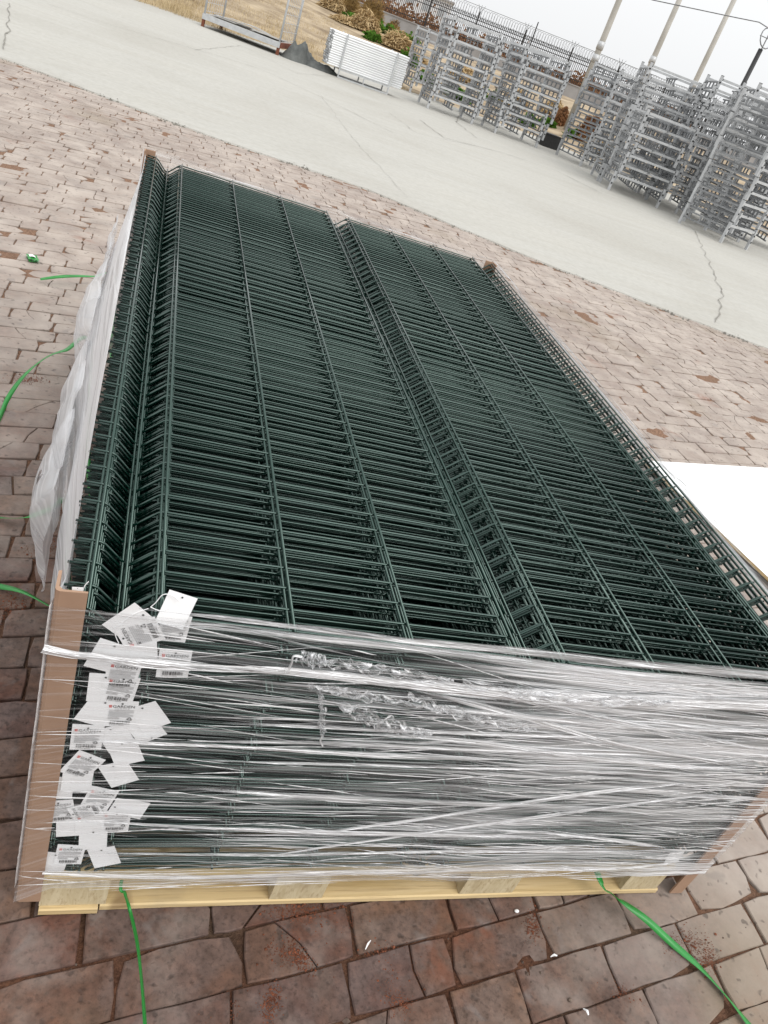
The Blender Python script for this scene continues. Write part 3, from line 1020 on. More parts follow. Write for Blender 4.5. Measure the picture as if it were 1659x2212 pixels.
# ------------------------------------------------------------------ rusty stillage at the picture's top left
q = gr(392, 12)
rsn = thing('rusty_stillage', 'rusty red steel stillage in the dry grass left of the cage', 'stillage', (q.x, q.y, bank_z(q.x, q.y) - .02), R(-20))
for x in (-1.8, 0):
    for y in (0, 1.0):
        MB().box((x, y, .55), (.07, .07, 1.1)).obj('leg', M['rust'], rsn)
for y in (0, 1.0):
    for z in (.22, .62, 1.0):
        MB().box((-.9, y, z), (1.73, .05, .08)).obj('rail', M['rust'], rsn)
for x in (-1.8, 0):
    for z in (.22, .62):
        MB().box((x, .5, z), (.05, .93, .08)).obj('cross_rail', M['rust'], rsn)
for k in range(4):
    MB().box((-.3 - .4 * k, .5, .285), (.3, 1.05, .03)).obj('slat', M['wood_old'], rsn)

# ------------------------------------------------------------------ tarpaulin heap beside the cage
def heap(name, c, sx, sy, h, mat, label, cat, seed, rot=0.0, fold=5.0):
    m = MB()
    n = 26
    def fn(s, t):
        x, y = (s - .5) * 2, (t - .5) * 2
        r = min(1, math.hypot(x, y))
        z = h * max(0, 1 - r ** 3) * (0.62 + .9 * abs(nz(x * 1.3 + seed, y * 1.3)) + .3 * nz(x * 3 + y * 2, seed))
        z += (1 - r) * h * .5 * abs(nz(x * fold * .35 + seed, y * fold, 2)) + .02 * nz(x * 8, y * 8 + seed)
        return (x * sx, y * sy, max(0.004, z) if r < .99 else -.01)
    m.grid(n, n, fn)
    m.grid(n, n, lambda s, t: (lambda q: (q[0], q[1], -.02))(fn(1 - s, t)))
    o = m.obj(name, mat, None, True)
    o.location = c
    o.rotation_euler = (0, 0, rot)
    return tag(o, label, cat)
q = gr(648, 118)
heap('tarpaulin', (3.28, 23.3, 0.014), .42, .75, .40, M['tarp'], 'crumpled dark grey tarpaulin heaped beside the cage', 'tarpaulin', 3.0, R(-30))
heap('tarpaulin', (3.80, 22.95, 0.014), .55, .32, .17, M['tarp'], 'low flat end of dark sheeting beside the white tubes', 'tarpaulin', 8.0, R(-20))

# ------------------------------------------------------------------ plants
def place(x, y):
    """where the line of sight meets the garden bank; also metres per picture unit there"""
    d = ray(x, y)
    h = math.hypot(d.x, d.y)
    k = 24.0
    while k < 54:
        p = CAM + d * (k / h)
        if p.z < bank_z(p.x, p.y):
            break
        k += .1
    return Vector((p.x, p.y, bank_z(p.x, p.y))), (p - CAM).length / FPX
def leafy(m, c, rx, ry_, rz, n, lw, ll, rg, upright=0.3, base=0.0):
    for _ in range(n):
        th, ph = rg.uniform(0, 6.283), math.acos(rg.uniform(-.15, 1))
        rr = rg.uniform(.35, 1) ** .6
        lump = 0.8 + .4 * nz(th * 1.1 + c[0], ph * 2 + c[1])
        p = Vector((c[0] + rx * rr * lump * math.sin(ph) * math.cos(th), c[1] + ry_ * rr * lump * math.sin(ph) * math.sin(th), c[2] + base + rz * rr * lump * math.cos(ph)))
        d = Vector((rg.gauss(0, 1), rg.gauss(0, 1), rg.gauss(0, .7) + upright)).normalized()
        s = d.cross(Vector((rg.gauss(0, 1), rg.gauss(0, 1), rg.gauss(0, 1)))).normalized()
        L, w = ll * rg.uniform(.6, 1.3), lw * rg.uniform(.6, 1.2)
        up = Vector((0, 0, -.25 * L))
        m.add([p, p + d * L * .5 + s * w, p + d * L + up, p + d * L * .5 - s * w], [(0, 1, 2, 3)])
def shrub(name, c, rx, ry_, rz, mat, n, label, seed, lw=.03, ll=.1):
    t = thing(name, label, 'shrub', c)
    rg = random.Random(seed)
    m = MB()
    for k in range(7):
        a = rg.uniform(0, 6.28)
        e = Vector((rx * .6 * math.cos(a), ry_ * .6 * math.sin(a), rz * rg.uniform(.6, .95)))
        m.tube([(0.05 * math.cos(a), .05 * math.sin(a), -.05), e * .5 + Vector((0, 0, .1)), e], [.03, .018, .006], 5)
    m.obj('branches', M['bark'], t)
    m = MB()
    leafy(m, (0, 0, 0), rx * .92, ry_ * .92, rz * .85, n, lw, ll, rg, 1.0 if lw < .02 else .3)
    m.obj('foliage', mat, t)
    return t
for x, y, w, hh, n, mt, lab, sd, lw, ll in (
        (797, 49, 66, 52, 6000, 'twig', 'rounded brown dry shrub in front of the grey wall', 2, .012, .30),
        (752, 22, 54, 45, 5000, 'twig', 'brown-green shrub left of the rounded brown one', 4, .012, .28),
        (850, 59, 34, 20, 1500, 'twig', 'low straggly dry bush against the grey wall', 5, .03, .1),
        (1205, 268, 40, 36, 2000, 'redtwig', 'rust-brown bush seen through the gap between rack stacks', 41, .06, .16),
        (1262, 305, 50, 60, 2400, 'redtwig', 'rust-brown bush behind the dark rack stack', 42, .06, .16)):
    p, mpp = place(x, y)
    shrub('dry_shrub' if mt == 'twig' else 'autumn_shrub', p, w / 2 * mpp, w / 2.4 * mpp, hh * mpp, M[mt], n, lab, sd, lw, ll)
# corn stalk heaps
def stalks(c, rx, ry_, h, n, label, seed):
    rg = random.Random(seed)
    m = MB()
    for _ in range(n):
        a, rr = rg.uniform(0, 6.28), math.sqrt(rg.random())
        x, y = rx * rr * math.cos(a), ry_ * rr * math.sin(a)
        z = h * (1 - rr ** 2) * rg.uniform(.2, 1.05) + .02
        d = Vector((rg.gauss(0, 1), rg.gauss(0, .7), rg.gauss(.15, .35))).normalized()
        s = d.cross(Vector((0, 0, 1)) + Vector((rg.gauss(0, .5), rg.gauss(0, .5), 0))).normalized()
        L, w = rg.uniform(.25, .75), rg.uniform(.012, .04)
        p = Vector((x, y, z))
        vs = []
        for k, (f, ww) in enumerate(((0, .5), (.35, 1), (.7, .8), (1, .1))):
            q = p + d * L * (f - .4) + Vector((0, 0, -.45 * L * (f - .4) ** 2 * 2))
            q.z = max(q.z, .01)
            vs += [q + s * w * ww, q - s * w * ww]
        m.add(vs, [(0, 2, 3, 1), (2, 4, 5, 3), (4, 6, 7, 5)])
    m.grid(10, 10, lambda s, t: ((s - .5) * 1.7 * rx, (t - .5) * 1.7 * ry_, -.03 + .62 * h * max(0, 1 - ((s - .5) ** 2 + (t - .5) ** 2) * 4)))
    o = m.obj('corn_stalk_heap', M['stalk'])
    o.location = c
    tag(o, label, 'stalk heap')
for x, y, w, hh, n, lab, sd in (
        (784, 66, 66, 34, 900, 'heap of dry corn stalks behind the middle of the white tubes', 1),
        (716, 22, 48, 34, 700, 'heap of dry corn stalks far left by the brown shrubs', 2),
        (856, 106, 78, 30, 900, 'heap of dry corn stalks by the right end of the white tubes', 3),
        (1000, 175, 60, 24, 500, 'heap of dry corn stalks seen through the left rack stacks', 4),
        (1190, 250, 50, 30, 500, 'heap of dry corn stalks right of the second rack stack', 5),
        (745, 52, 60, 14, 420, 'thin spread of dry stalks on the grass left of the tubes', 6),
        (960, 190, 50, 26, 600, 'heap of dry corn stalks behind the leftmost front rack stack', 8),
        (1110, 230, 60, 30, 600, 'heap of dry corn stalks behind the second front rack stack', 9),
        (1290, 330, 60, 26, 500, 'heap of dry corn stalks behind the tall rack stacks', 10),
        (905, 140, 40, 16, 400, 'dry corn stalks lying in the garden just left of the rack stacks', 7)):
    p, mpp = place(x, y)
    stalks(p, w / 2 * mpp, w / 2.6 * mpp, hh * mpp, n, lab, sd)
# greens
def greens(c, rx, ry_, h, n, label, seed, lw=.07, ll=.22):
    rg = random.Random(seed)
    m = MB()
    for _ in range(max(4, int(rx * ry_ * 22))):
        leafy(m, (rg.uniform(-rx, rx), rg.uniform(-ry_, ry_), 0), .28, .28, h, n, lw, ll, rg, .8)
    o = m.obj('leafy_greens', M['leaf'])
    o.location = c
    tag(o, label, 'greens')
for x, y, w, hh, n, lab, sd in (
        (836, 74, 46, 17, 60, 'long strip of leafy greens along the foot of the grey wall', 1),
        (880, 93, 42, 17, 60, 'leafy greens at the wall foot, right end beside the rack stacks', 8),
        (802, 87, 20, 13, 55, 'small leafy green clump just behind the white tubes', 2),
        (876, 140, 22, 26, 60, 'leafy green plant at the right end of the white tubes', 3),
        (925, 185, 30, 22, 55, 'leafy greens seen through the leftmost rack stack', 4),
        (1060, 222, 46, 18, 55, 'leafy greens seen between the first two rack stacks', 5),
        (1176, 272, 24, 14, 55, 'pale green plant in the gap behind the black crate', 6),
        (985, 215, 40, 22, 55, 'leafy greens low behind the leftmost front rack stack', 9),
        (1130, 268, 40, 20, 55, 'leafy greens low behind the second front rack stack', 10),
        (1240, 300, 40, 18, 55, 'leafy greens behind the dark rack stack', 11),
        (760, 45, 30, 12, 50, 'green weeds between the brown shrubs and the corn stalks', 7)):
    p, mpp = place(x, y)
    greens(p, w / 2 * mpp, w / 4 * mpp, hh * mpp, n, lab, sd, .09, .26)
# dry grass on the bank
rg = random.Random(77)
m = MB()
cnt = 0
while cnt < 26000:
    x = rg.uniform(-9, 7.5)
    d = abs(rg.gauss(0, 3.2)) if rg.random() < .6 else rg.uniform(0, 16)
    y = far_y(x) + d - 0.12
    q = proj((x, y, .2))
    if q is None or q[0] < -150 or q[0] > 900 or q[1] < -120:
        continue
    if nz(x * .5, y * .5) < -.28 and d > 1:
        continue
    z = bank_z(x, y + .13) - .03
    h = rg.uniform(.05, .16) * (1.7 if x < 0.4 or nz(x * .8, y * .8, 4) > .2 else .8)
    a, lean = rg.uniform(0, 6.28), rg.uniform(.2, 1.3)
    w = rg.uniform(.004, .010)
    dx, dy = math.cos(a), math.sin(a)
    m.add([(x - dy * w, y + dx * w, z), (x + dy * w, y - dx * w, z), (x + dx * h * lean, y + dy * h * lean, z + h)], [(0, 1, 2)])
    cnt += 1
stuff(m.obj('dry_grass', M['straw'], bank))
# scrub beyond the fence
rg = random.Random(9)
m = MB()
for k in range(150):
    a = rg.uniform(-26, 8)
    p = fpt(a, 0) + Vector((FDIR.y * -rg.uniform(2, 7), FDIR.x * rg.uniform(2, 7), 1.3))
    leafy(m, p, 1.3, 1.0, rg.uniform(1.6, 2.4), 110, .12, .34, rg)
stuff(m.obj('scrub', M['redtwig']))

# ================================================================== THE LOADED PALLET
U0, U1, V0, V1 = 0.028, 1.462, -0.010, 2.495
def ztop(u, v):
    return 0.7956 - 0.0263 * (u - 0.75) + 0.0355 * (v - 1.25)
pal = thing('pallet', 'pale new pine pallet under the load of green fence panels', 'pallet', (0.745, 1.24, 0))
T0 = Matrix.Translation((-0.745, -1.24, 0))
def pobj(m, name, mat, parent, smooth=False):
    m.v = [tuple(T0 @ Vector(q)) for q in m.v]
    return m.obj(name, mat, parent, smooth)
def plank(x0, x1, y0, y1, z0, z1):
    m = MB()
    e = 0.003
    n = 10
    sec = [(y0 + e, z0), (y1 - e, z0), (y1, z0 + e), (y1, z1 - e), (y1 - e, z1), (y0 + e, z1), (y0, z1 - e), (y0, z0 + e)]
    vs = []
    for i in range(n + 1):
        x = x0 + (x1 - x0) * i / n
        k = 0.0012 * nz(x * 9, y0 * 7, z1 * 30)
        vs += [(x, y + k, z + k) for y, z in sec]
    fs = [(i * 8 + k, (i + 1) * 8 + k, (i + 1) * 8 + (k + 1) % 8, i * 8 + (k + 1) % 8) for i in range(n) for k in range(8)]
    fs += [tuple(range(8)), tuple(n * 8 + k for k in range(7, -1, -1))]
    m.add(vs, fs)
    return m
pobj(plank(U0 + .108, U1, V0, V0 + .135, 0.004, 0.022), 'bottom_board', M['pine'], pal)
pobj(plank(U0, U0 + .105, V0 - .006, V0 + .095, 0.003, 0.022), 'bottom_board', M['pine'], pal)
for y in (1.18, V1 - .135):
    pobj(plank(U0, U1, y, y + .135, 0.004, 0.022), 'bottom_board', M['pine'], pal)
for (a, b) in ((0.027, 0.146), (0.467, 0.581), (0.905, 1.042), (1.347, 1.455)):
    for y in (V0 + .002, 1.20, V1 - .14):
        m = MB().box(((a + b) / 2, y + .062, .0595), (b - a, .124, .074))
        pobj(m, 'block', M['block'], pal)
for k in range(9):
    y = V0 + .004 + k * (V1 - V0 - .108) / 8
    pobj(plank(U0, U1, y, y + .10, 0.0975, 0.116), 'deck_board', M['pine'], pal)
for (x, y) in ((0.30, 0.045), (0.72, 0.05), (1.22, .05)):
    m = MB().tube([(x, y, .0215), (x, y, .0235)], .0045, 8)
    pobj(m, 'nail_head', M['rust'], pal)

# ------------------------------------------------------------------ the fence panels
PW, PL = 1.53, 2.5
def zprof():
    P = [(0.0, 0.0)]
    for f in (0.03, 0.73, 1.43):
        P += [(f - .004, 0), (f + .004, -.001), (f + .010, -.004), (f + .040, -.034), (f + .046, -.038), (f + .050, -.039), (f + .054, -.038), (f + .060, -.034), (f + .090, -.004), (f + .096, -.001), (f + .104, 0)]
    P[-1] = (PW, 0)
    return P
LW = [(.03, 0), (.08, -.034), (.13, 0), (.33, 0), (.53, 0), (.73, 0), (.78, -.034), (.83, 0), (1.03, 0), (1.23, 0), (1.43, 0), (1.48, -.034), (1.53, 0)]
RC, RL = 0.0023, 0.0026
ZP = zprof()
def cross_mb(v, n=6):
    return MB().tube([(u, v, z - .005) for u, z in ZP], RC, n)
def line_mb(u, z, n=6):
    return MB().tube([(u, -.004, z), (u, PL + .004, z)], RL, n)
NP = 86
def pose(k, du, dv, dr):
    f = (k + 1) / NP
    zb = 0.121
    o3 = []
    c = Vector((du, dv, 0))
    # plane through three heights, closing up towards the top plane
    h = lambda u, v: zb + (ztop(u, v) - zb) * f
    ex = Vector((1, 0, h(1, 0) - h(0, 0))).normalized()
    ey = Vector((0, 1, h(0, 1) - h(0, 0)))
    ez = ex.cross(ey).normalized()
    ey = ez.cross(ex)
    ca, sa = math.cos(dr), math.sin(dr)
    e1, e2 = ex * ca + ey * sa, ey * ca - ex * sa
    p = Vector((du, dv, h(du, dv)))
    return Matrix(((e1.x, e2.x, ez.x, p.x), (e1.y, e2.y, ez.y, p.y), (e1.z, e2.z, ez.z, p.z), (0, 0, 0, 1)))
rp = random.Random(41)
cm = cross_mb(0.0).mesh('cross_wire', M['green'], True)
top = thing('fence_panel', 'topmost dark green welded mesh fence panel, fully in view on the stack', 'fence panel', group='green mesh fence panels in the stack')
top.matrix_world = pose(NP - 1, 0, 0, 0)
for i in range(51):
    o = link('cross_wire', cm, top)
    o.location = (rp.gauss(0, .0012), .0 + i * .05 if i else .003, 0)
lm = line_mb(0, 0, 8).mesh('line_wire', M['green'], True)
for u, z in LW:
    o = link('line_wire', lm, top)
    o.location = (u, 0, z)
full = MB()
for i in range(51):
    full_i = cross_mb(i * .05 if i else .003, 5)
    full.add(full_i.v, full_i.f)
for u, z in LW:
    q = line_mb(u, z, 5)
    full.add(q.v, q.f)
FULL = full.mesh('fence_panel', M['green'], True)
dvw = 0.0
for k in range(NP - 2, -1, -1):
    o = link('fence_panel', FULL)
    if (NP - 2 - k) % 6 == 0:
        gbase = rp.uniform(0, .009) if k < NP - 2 else 0.0
    dvw = (.0025 + .0030 * ((NP - 2 - k) % 6) + gbase + rp.gauss(0, .0024)) * min(1, .1 + k / 24)
    o.matrix_world = pose(k, rp.gauss(0, .003) + (.0055 if k % 2 else -.002), max(.001, min(.026, dvw)), rp.gauss(0, .0012))
    if k == NP - 2:
        tag(o, 'second dark green mesh fence panel, directly under the topmost one', 'fence panel', 'green mesh fence panels in the stack')
    else:
        tag(o, 'dark green mesh fence panel pressed flat inside the wrapped stack under the top two', 'fence panel', 'green mesh fence panels in the stack')

# ------------------------------------------------------------------ cardboard corner posts
def corner_post(x, y, sx, sy, z0, z1, label):
    """L section, heel at x,y; wings run along sx, sy"""
    w, th = 0.042, 0.0045
    prof = [(0, 0), (w, 0), (w, th), (th * 2.2, th), (th, th * 2.2), (th, w), (0, w)]
    prof[0:1] = [(0, .006), (.0018, .0018), (.006, 0)]
    P = [(x + sx * a, y + sy * b) for a, b in prof]
    n = len(P)
    m = MB()
    lv = 8
    vs = []
    for k in range(lv + 1):
        z = z0 + (z1 - z0) * k / lv
        vs += [(px, py, z + (.0025 * nz(i * .9, z1) if k == lv else 0)) for i, (px, py) in enumerate(P)]
    fs = [(k * n + i, k * n + (i + 1) % n, (k + 1) * n + (i + 1) % n, (k + 1) * n + i) for k in range(lv) for i in range(n)]
    # end caps as two wings
    for k in (0, lv):
        b = k * n
        fs += [(b + 0, b + 1, b + 2, b + 5, b + 6), (b + 2, b + 3, b + 4, b + 5), (b + 0, b + 6, b + 7, b + 8)]
    m.add(vs, fs)
    o = m.obj('corner_protector', M['board'])
    tag(o, label, 'edge protector', 'cardboard edge protectors on the load')
corner_post(-0.0135, -0.0125, 1, 1, 0.045, ztop(0, 0) + .034, 'brown cardboard edge protector upright at the near left corner beside the tags')
corner_post(1.548, -0.0125, -1, 1, 0.006, ztop(1.53, 0) + .03, 'brown cardboard edge protector at the near right corner reaching the ground')
corner_post(-0.0135, 2.5185, 1, -1, 0.05, ztop(0, 2.5) + .012, 'brown cardboard edge protector at the far left corner')
corner_post(1.548, 2.5185, -1, -1, 0.05, ztop(1.53, 2.5) + .004, 'brown cardboard edge protector at the far right corner')

# ------------------------------------------------------------------ hang tags under the film
_txt = {}
def text_mesh(s, size, mat, spacing=1.0):
    k = (s, size, mat)
    if k not in _txt:
        cu = bpy.data.curves.new('lettering', 'FONT')
        cu.body = s
        cu.size = size
        cu.align_x = 'LEFT'
        cu.space_character = spacing
        cu.resolution_u = 2
        ob = bpy.data.objects.new('lettering', cu)
        COL.objects.link(ob)
        bpy.context.view_layer.update()
        me = bpy.data.meshes.new_from_object(ob.evaluated_get(bpy.context.evaluated_depsgraph_get()))
        bpy.data.objects.remove(ob)
        me.materials.clear()
        me.materials.append(M[mat])
        _txt[k] = me
    return _txt[k]
TW, TH = 0.047, 0.059
def card_mesh():
    m = MB()
    n = 8
    curl = lambda x, y: .0012 * math.sin(x / TW * 3.0) * (y / TH + .2)
    m.grid(n, n, lambda s, t: ((s - .5) * TW, (t - .5) * TH, curl((s - .5) * TW, (t - .5) * TH)))
    m.grid(n, n, lambda s, t: ((.5 - s) * TW, (t - .5) * TH, curl((.5 - s) * TW, (t - .5) * TH) - .0004))
    return m.mesh('card', M['paper'], True)
CARD = card_mesh()
def flat(rects, mat, name):
    m = MB()
    for x0, y0, x1, y1 in rects:
        m.add([(x0, y0, .0016), (x1, y0, .0016), (x1, y1, .0016), (x0, y1, .0016)], [(0, 1, 2, 3)])
    return m.mesh(name, M[mat])
rbk = random.Random(99)
bars = []
x = -.0145
while x < .0145:
    w = rbk.choice([.0004, .0006, .0009, .0012])
    bars.append((x, -.0226, x + w, -.0150))
    x += w + rbk.choice([.0004, .0006, .0010])
BAR = flat(bars, 'ink', 'barcode')
LIN = flat([(-.0185, .0088 - k * .0025, .0185 - (.006 if k in (3, 6) else 0) - (.02 if k > 6 else 0), .0096 - k * .0025) for k in range(9)], 'greyink', 'small_print')
EMB = flat([(-.0190, .0150, -.0150, .0164), (-.0190, .0168, -.0177, .0205), (-.0173, .0168, -.0164, .0205), (-.0160, .0168, -.0150, .0205)], 'redink', 'emblem')
m = MB()
for k in range(3):
    a = math.pi / 2 + k * 2.0944
    b = a + 2.0944
    pa = Vector((.0135 + .0042 * math.cos(a), -.0100 + .0042 * math.sin(a), .0016)); pb = Vector((.0135 + .0042 * math.cos(b), -.0100 + .0042 * math.sin(b), .0016))
    q0, q1 = pa.lerp(pb, .18), pa.lerp(pb, .78)
    dd = (pb - pa).normalized(); ss = Vector((-dd.y, dd.x, 0)) * .0006
    m.add([q0 - ss, q1 - ss, q1 + ss, q0 + ss], [(0, 1, 2, 3)])
    m.add([q1 - ss * 2.6, q1 + dd * .0018, q1 + ss * 2.6], [(0, 1, 2)])
REC = m.mesh('recycling_mark', M['ink'])
HOL = MB().tube([(0, .0238, .0014), (0, .0238, .0017)], .0016, 8).mesh('punched_hole', M['ink'])
GRP = 'paper hang tags under the film'
ntag = [0]
def ztag():
    ntag[0] += 1
    return -.0068 - .00019 * ntag[0]
def hang_tag(cx, cy, tx, ty, printed, label, sc=1.0, tilt=0.0, v=None):
    """centre and top edge of the tag as seen, laid on the face of the stack"""
    v = ztag() if v is None else v
    c = fr(cx, cy, v)
    u = fr(tx, ty, v) - c
    u.normalize()
    nrm = Vector((0, -1, 0))
    s = u.cross(nrm)
    if tilt:
        Rm = Matrix.Rotation(R(tilt), 3, s)
        u = Rm @ u; nrm = Rm @ nrm
    t = link('hang_tag', None)
    t.matrix_world = Matrix(((s.x * sc, u.x * sc, nrm.x * sc, c.x), (s.y * sc, u.y * sc, nrm.y * sc, c.y), (s.z * sc, u.z * sc, nrm.z * sc, c.z), (0, 0, 0, 1)))
    tag(t, label, 'tag', GRP)
    link('card', CARD, t)
    link('punched_hole', HOL, t)
    if printed:
        o = link('lettering', text_mesh('GARDEN', .0082, 'ink', 1.0), t); o.location = (-.0140, .0150, .0016)
        o = link('lettering', text_mesh('CENTER', .0038, 'greyink', 1.8), t); o.location = (-.0105, .0112, .0016)
        for nm, me in (('emblem', EMB), ('small_print', LIN), ('barcode', BAR), ('recycling_mark', REC)):
            link(nm, me, t)
        o = link('lettering', text_mesh('5 772013 047620', .0031, 'ink', 1.0), t); o.location = (-.0150, -.0256, .0016)
    return t
A5 = lambda x, y: (x * .3268, 1219.8 + y * .3268)
A6 = lambda x, y: (x * .3268, 1558.7 + y * .3268)
TAGS = [
    (A6, 350, 930, 372, 868, 0, 'blank white tag lowest beside the brown corner post'),
    (A6, 380, 440, 385, 372, 0, 'blank white tag half behind the brown corner post, halfway down'),
    (A6, 690, 895, 672, 850, 0, 'blank white tag at the lower right end of the tag cluster'),
    (A6, 468, 690, 470, 625, 0, 'blank white tag under the folded one, low in the cluster'),
    (A6, 460, 880, 482, 795, 1, 'printed tag tilted right at the foot of the cluster'),
    (A6, 615, 780, 617, 735, 0, 'blank white tag just above the lowest right tag'),
    (A6, 590, 665, 588, 600, 0, 'blank white tag left of the lowest printed right-hand tag'),
    (A6, 765, 660, 775, 600, 1, 'printed tag half covered by a sideways blank one at right'),
    (A6, 850, 575, 745, 558, 0, 'blank white tag turned sideways, sticking out farthest right low down'),
    (A6, 395, 592, 384, 528, 1, 'printed GARDEN tag touching the brown corner post'),
    (A6, 655, 512, 690, 455, 1, 'printed tag with small text leaning right above the folded tag'),
    (A6, 510, 388, 520, 325, 0, 'large blank white tag under the tilted printed one'),
    (A6, 785, 345, 735, 268, 0, 'blank white tag slanting down to the right beside the tilted printed one'),
    (A6, 545, 290, 600, 235, 1, 'printed GARDEN tag tilted clockwise below the level one'),
    (A6, 830, 205, 800, 130, 0, 'blank white tag slanting down right of the level printed tag'),
    (A6, 770, 110, 725, 40, 0, 'blank white tag overlapping the right edge of the level printed tag'),
    (A6, 575, 105, 585, 35, 1, 'level printed GARDEN tag nearest the corner post, mid height'),
    (A5, 960, 1085, 1010, 1150, 0, 'blank white tag pointing lower right, under the five-sided-looking one'),
    (A5, 800, 985, 812, 915, 1, 'printed tag between two tilted blank ones'),
    (A5, 645, 972, 700, 905, 0, 'blank white tag leaning right, left of a printed one'),
    (A5, 985, 1005, 920, 915, 0, 'blank white tag leaning left, right of a printed one'),
    (A5, 690, 815, 700, 745, 0, 'blank white tag showing only its left strip behind two printed tags'),
    (A5, 795, 825, 822, 745, 1, 'lower of two overlapping printed tags'),
    (A5, 808, 728, 830, 655, 1, 'upper of two overlapping printed tags'),
    (A5, 930, 590, 926, 535, 0, 'blank white tag upright under the film rope'),
    (A5, 712, 608, 752, 545, 0, 'blank white tag tilted, left under the film rope'),
    (A5, 1150, 655, 1166, 560, 1, 'printed GARDEN tag standing alone to the right'),
    (A5, 925, 455, 838, 478, 1, 'printed GARDEN tag turned on its side near the top edge'),
    (A5, 860, 385, 945, 330, 0, 'blank white tag lying under the sideways printed tag'),
]
for fn, cx, cy, tx, ty, pr, lab in TAGS:
    hang_tag(*fn(cx, cy), *fn(tx, ty), pr, lab)
# folded tag showing its underside
hang_tag(*A6(565, 592), *A6(480, 612), 1, 'printed tag curled over sideways in the lower cluster', 0.85, 0, -.0106)
c3 = lambda x, y: (1049 + x * .3677, 1694.2 + y * .3677)
hang_tag(*c3(1105, 432), *c3(1128, 395), 0, 'blank white tag at the lower right corner post', 0.85, 0, -.006)
hang_tag(*c3(995, 520), *c3(1030, 480), 0, 'blank white tag folded over the bottom edge at the right', 0.85, 0, -.0063)
# tags standing above the film edge
t = hang_tag(*A5(1165, 300), *A5(1228, 195), 0, 'blank white tag sticking up above the top edge on its string', 0.9, -16, -.004)
t = hang_tag(*A5(1150, 420), *A5(1172, 340), 1, 'printed tag hanging down under the one that sticks up', 0.9, 0, -.0045)
t = hang_tag(*A5(512, 185), *A5(512, 145), 0, 'small white tag corner peeping over the edge by the corner post', 0.3, -10, -.003)
def string(pts, label, v=-.004):
    P = [fr(*A5(x, y), v) + Vector((0, 0, 0)) for x, y in pts]
    Q = []
    n = len(P)
    for i in range(n - 1):
        p0, p1, p2, p3 = P[max(i - 1, 0)], P[i], P[i + 1], P[min(i + 2, n - 1)]
        for k in range(6):
            s = k / 6
            Q.append(.5 * ((2 * p1) + (p2 - p0) * s + (2 * p0 - 5 * p1 + 4 * p2 - p3) * s * s + (3 * p1 - p0 - 3 * p2 + p3) * s ** 3))
    Q.append(P[-1])
    o = MB().tube(Q, .0007, 5).obj('tag_string', M['paper'])
    tag(o, label, 'string')
string([(1185, 238), (1130, 200), (1075, 200), (1030, 250), (995, 280)], 'white string looping from the tag that sticks up')
string([(995, 280), (1060, 305), (1120, 290)], 'white string crossing the top film edge', -.0145)
string([(980, 290), (880, 330), (790, 400), (760, 450), (785, 520)], 'white string curving down to the sideways printed tag', -.0125)
string([(585, 112), (560, 140), (545, 185)], 'short white string sticking up near the corner post', .0)

# ------------------------------------------------------------------ stretch film
film = thing('stretch_film', 'clear creased stretch film wrapped round the stack of panels', 'stretch film', (0.76, 1.25, 0.1))
FT = Matrix.Translation((-0.76, -1.25, -0.1))
def fobj(m, name, mat, smooth=True):
    m.v = [tuple(FT @ Vector(q)) for q in m.v]
    return m.obj(name, mat, film, smooth)
def sheet(name, nu, nv, fn, mat, uvf, densf):
    m = MB()
    m.grid(nu, nv, fn)
    m.uv = [uvf(i / nu, j / nv) for j in range(nv + 1) for i in range(nu + 1)]
    m.att = {'dens': [densf(i / nu, j / nv) for j in range(nv + 1) for i in range(nu + 1)]}
    return fobj(m, name, mat)
# front: s along u, t up
FU0, FU1, FB = -0.0165, 1.5505, 0.098
def front_top(u):
    return ztop(u, 0) + (0.012 if u > .03 else .012) + .003 * nz(u * 7, 2)
def front_pt(s, t):
    u = FU0 + (FU1 - FU0) * s
    zt = front_top(u)
    zb = FB + .012 * nz(u * 4, 8) + .006 * nz(u * 17, 3) + -.045 * (1 - min(1, s * 26))
    z = zb + (zt - zb) * t
    v = -0.0168 - .0016 * nz(u * 1.3, z * 22) - .0008 * nz(u * 5, z * 60)
    if u < .06 or u > 1.49:
        v -= .001
    return (u, v, z)
def front_dens(s, t):
    # how many turns of film cover the spot: more towards the right half and along the base
    d = 0.40 + 0.25 * max(0, min(1, (s - .15) / .1)) + 0.75 * max(0, min(1, (s - .38) / .4))
    d += .35 * max(0, 1 - t / .10)
    d += .5 * max(0, (t - .94) / .06)
    if s > .4:
        d += .35 * max(0, 1 - abs(t - .80) / .18)
    if s > .55:
        d -= .5 * max(0, 1 - abs(t - .20) / .2) * min(1, (s - .55) / .2)
    if s < .036:
        d *= .55
    return d
fs_ = sheet('film_sheet', 150, 90, front_pt, M['film'], lambda s, t: (FU0 + (FU1 - FU0) * s, FB + .7 * t), front_dens)
def front_haze(s, t):
    h = max(0, min(1, (s - .30) / .32)) * max(0, min(1, (s - .30) / .32 + .2))
    h *= 1 - .75 * max(0, 1 - abs(t - .90) / .05)
    h *= 1 - .8 * max(0, 1 - abs(t - .22) / .16) * min(1, max(0, (s - .52) / .2))
    h *= 1 - .55 * max(0, 1 - abs(t - .5) / .16) * max(0, 1 - max(0, s - .5) / .25)
    h *= 1 - .85 * max(0, min(1, (s - .93) / .05))
    return max(h, .35 * max(0, 1 - t / .07))
at = fs_.data.attributes.new('haze', 'FLOAT', 'POINT')
at.data.foreach_set('value', [front_haze(i / 150, j / 90) for j in range(91) for i in range(151)])
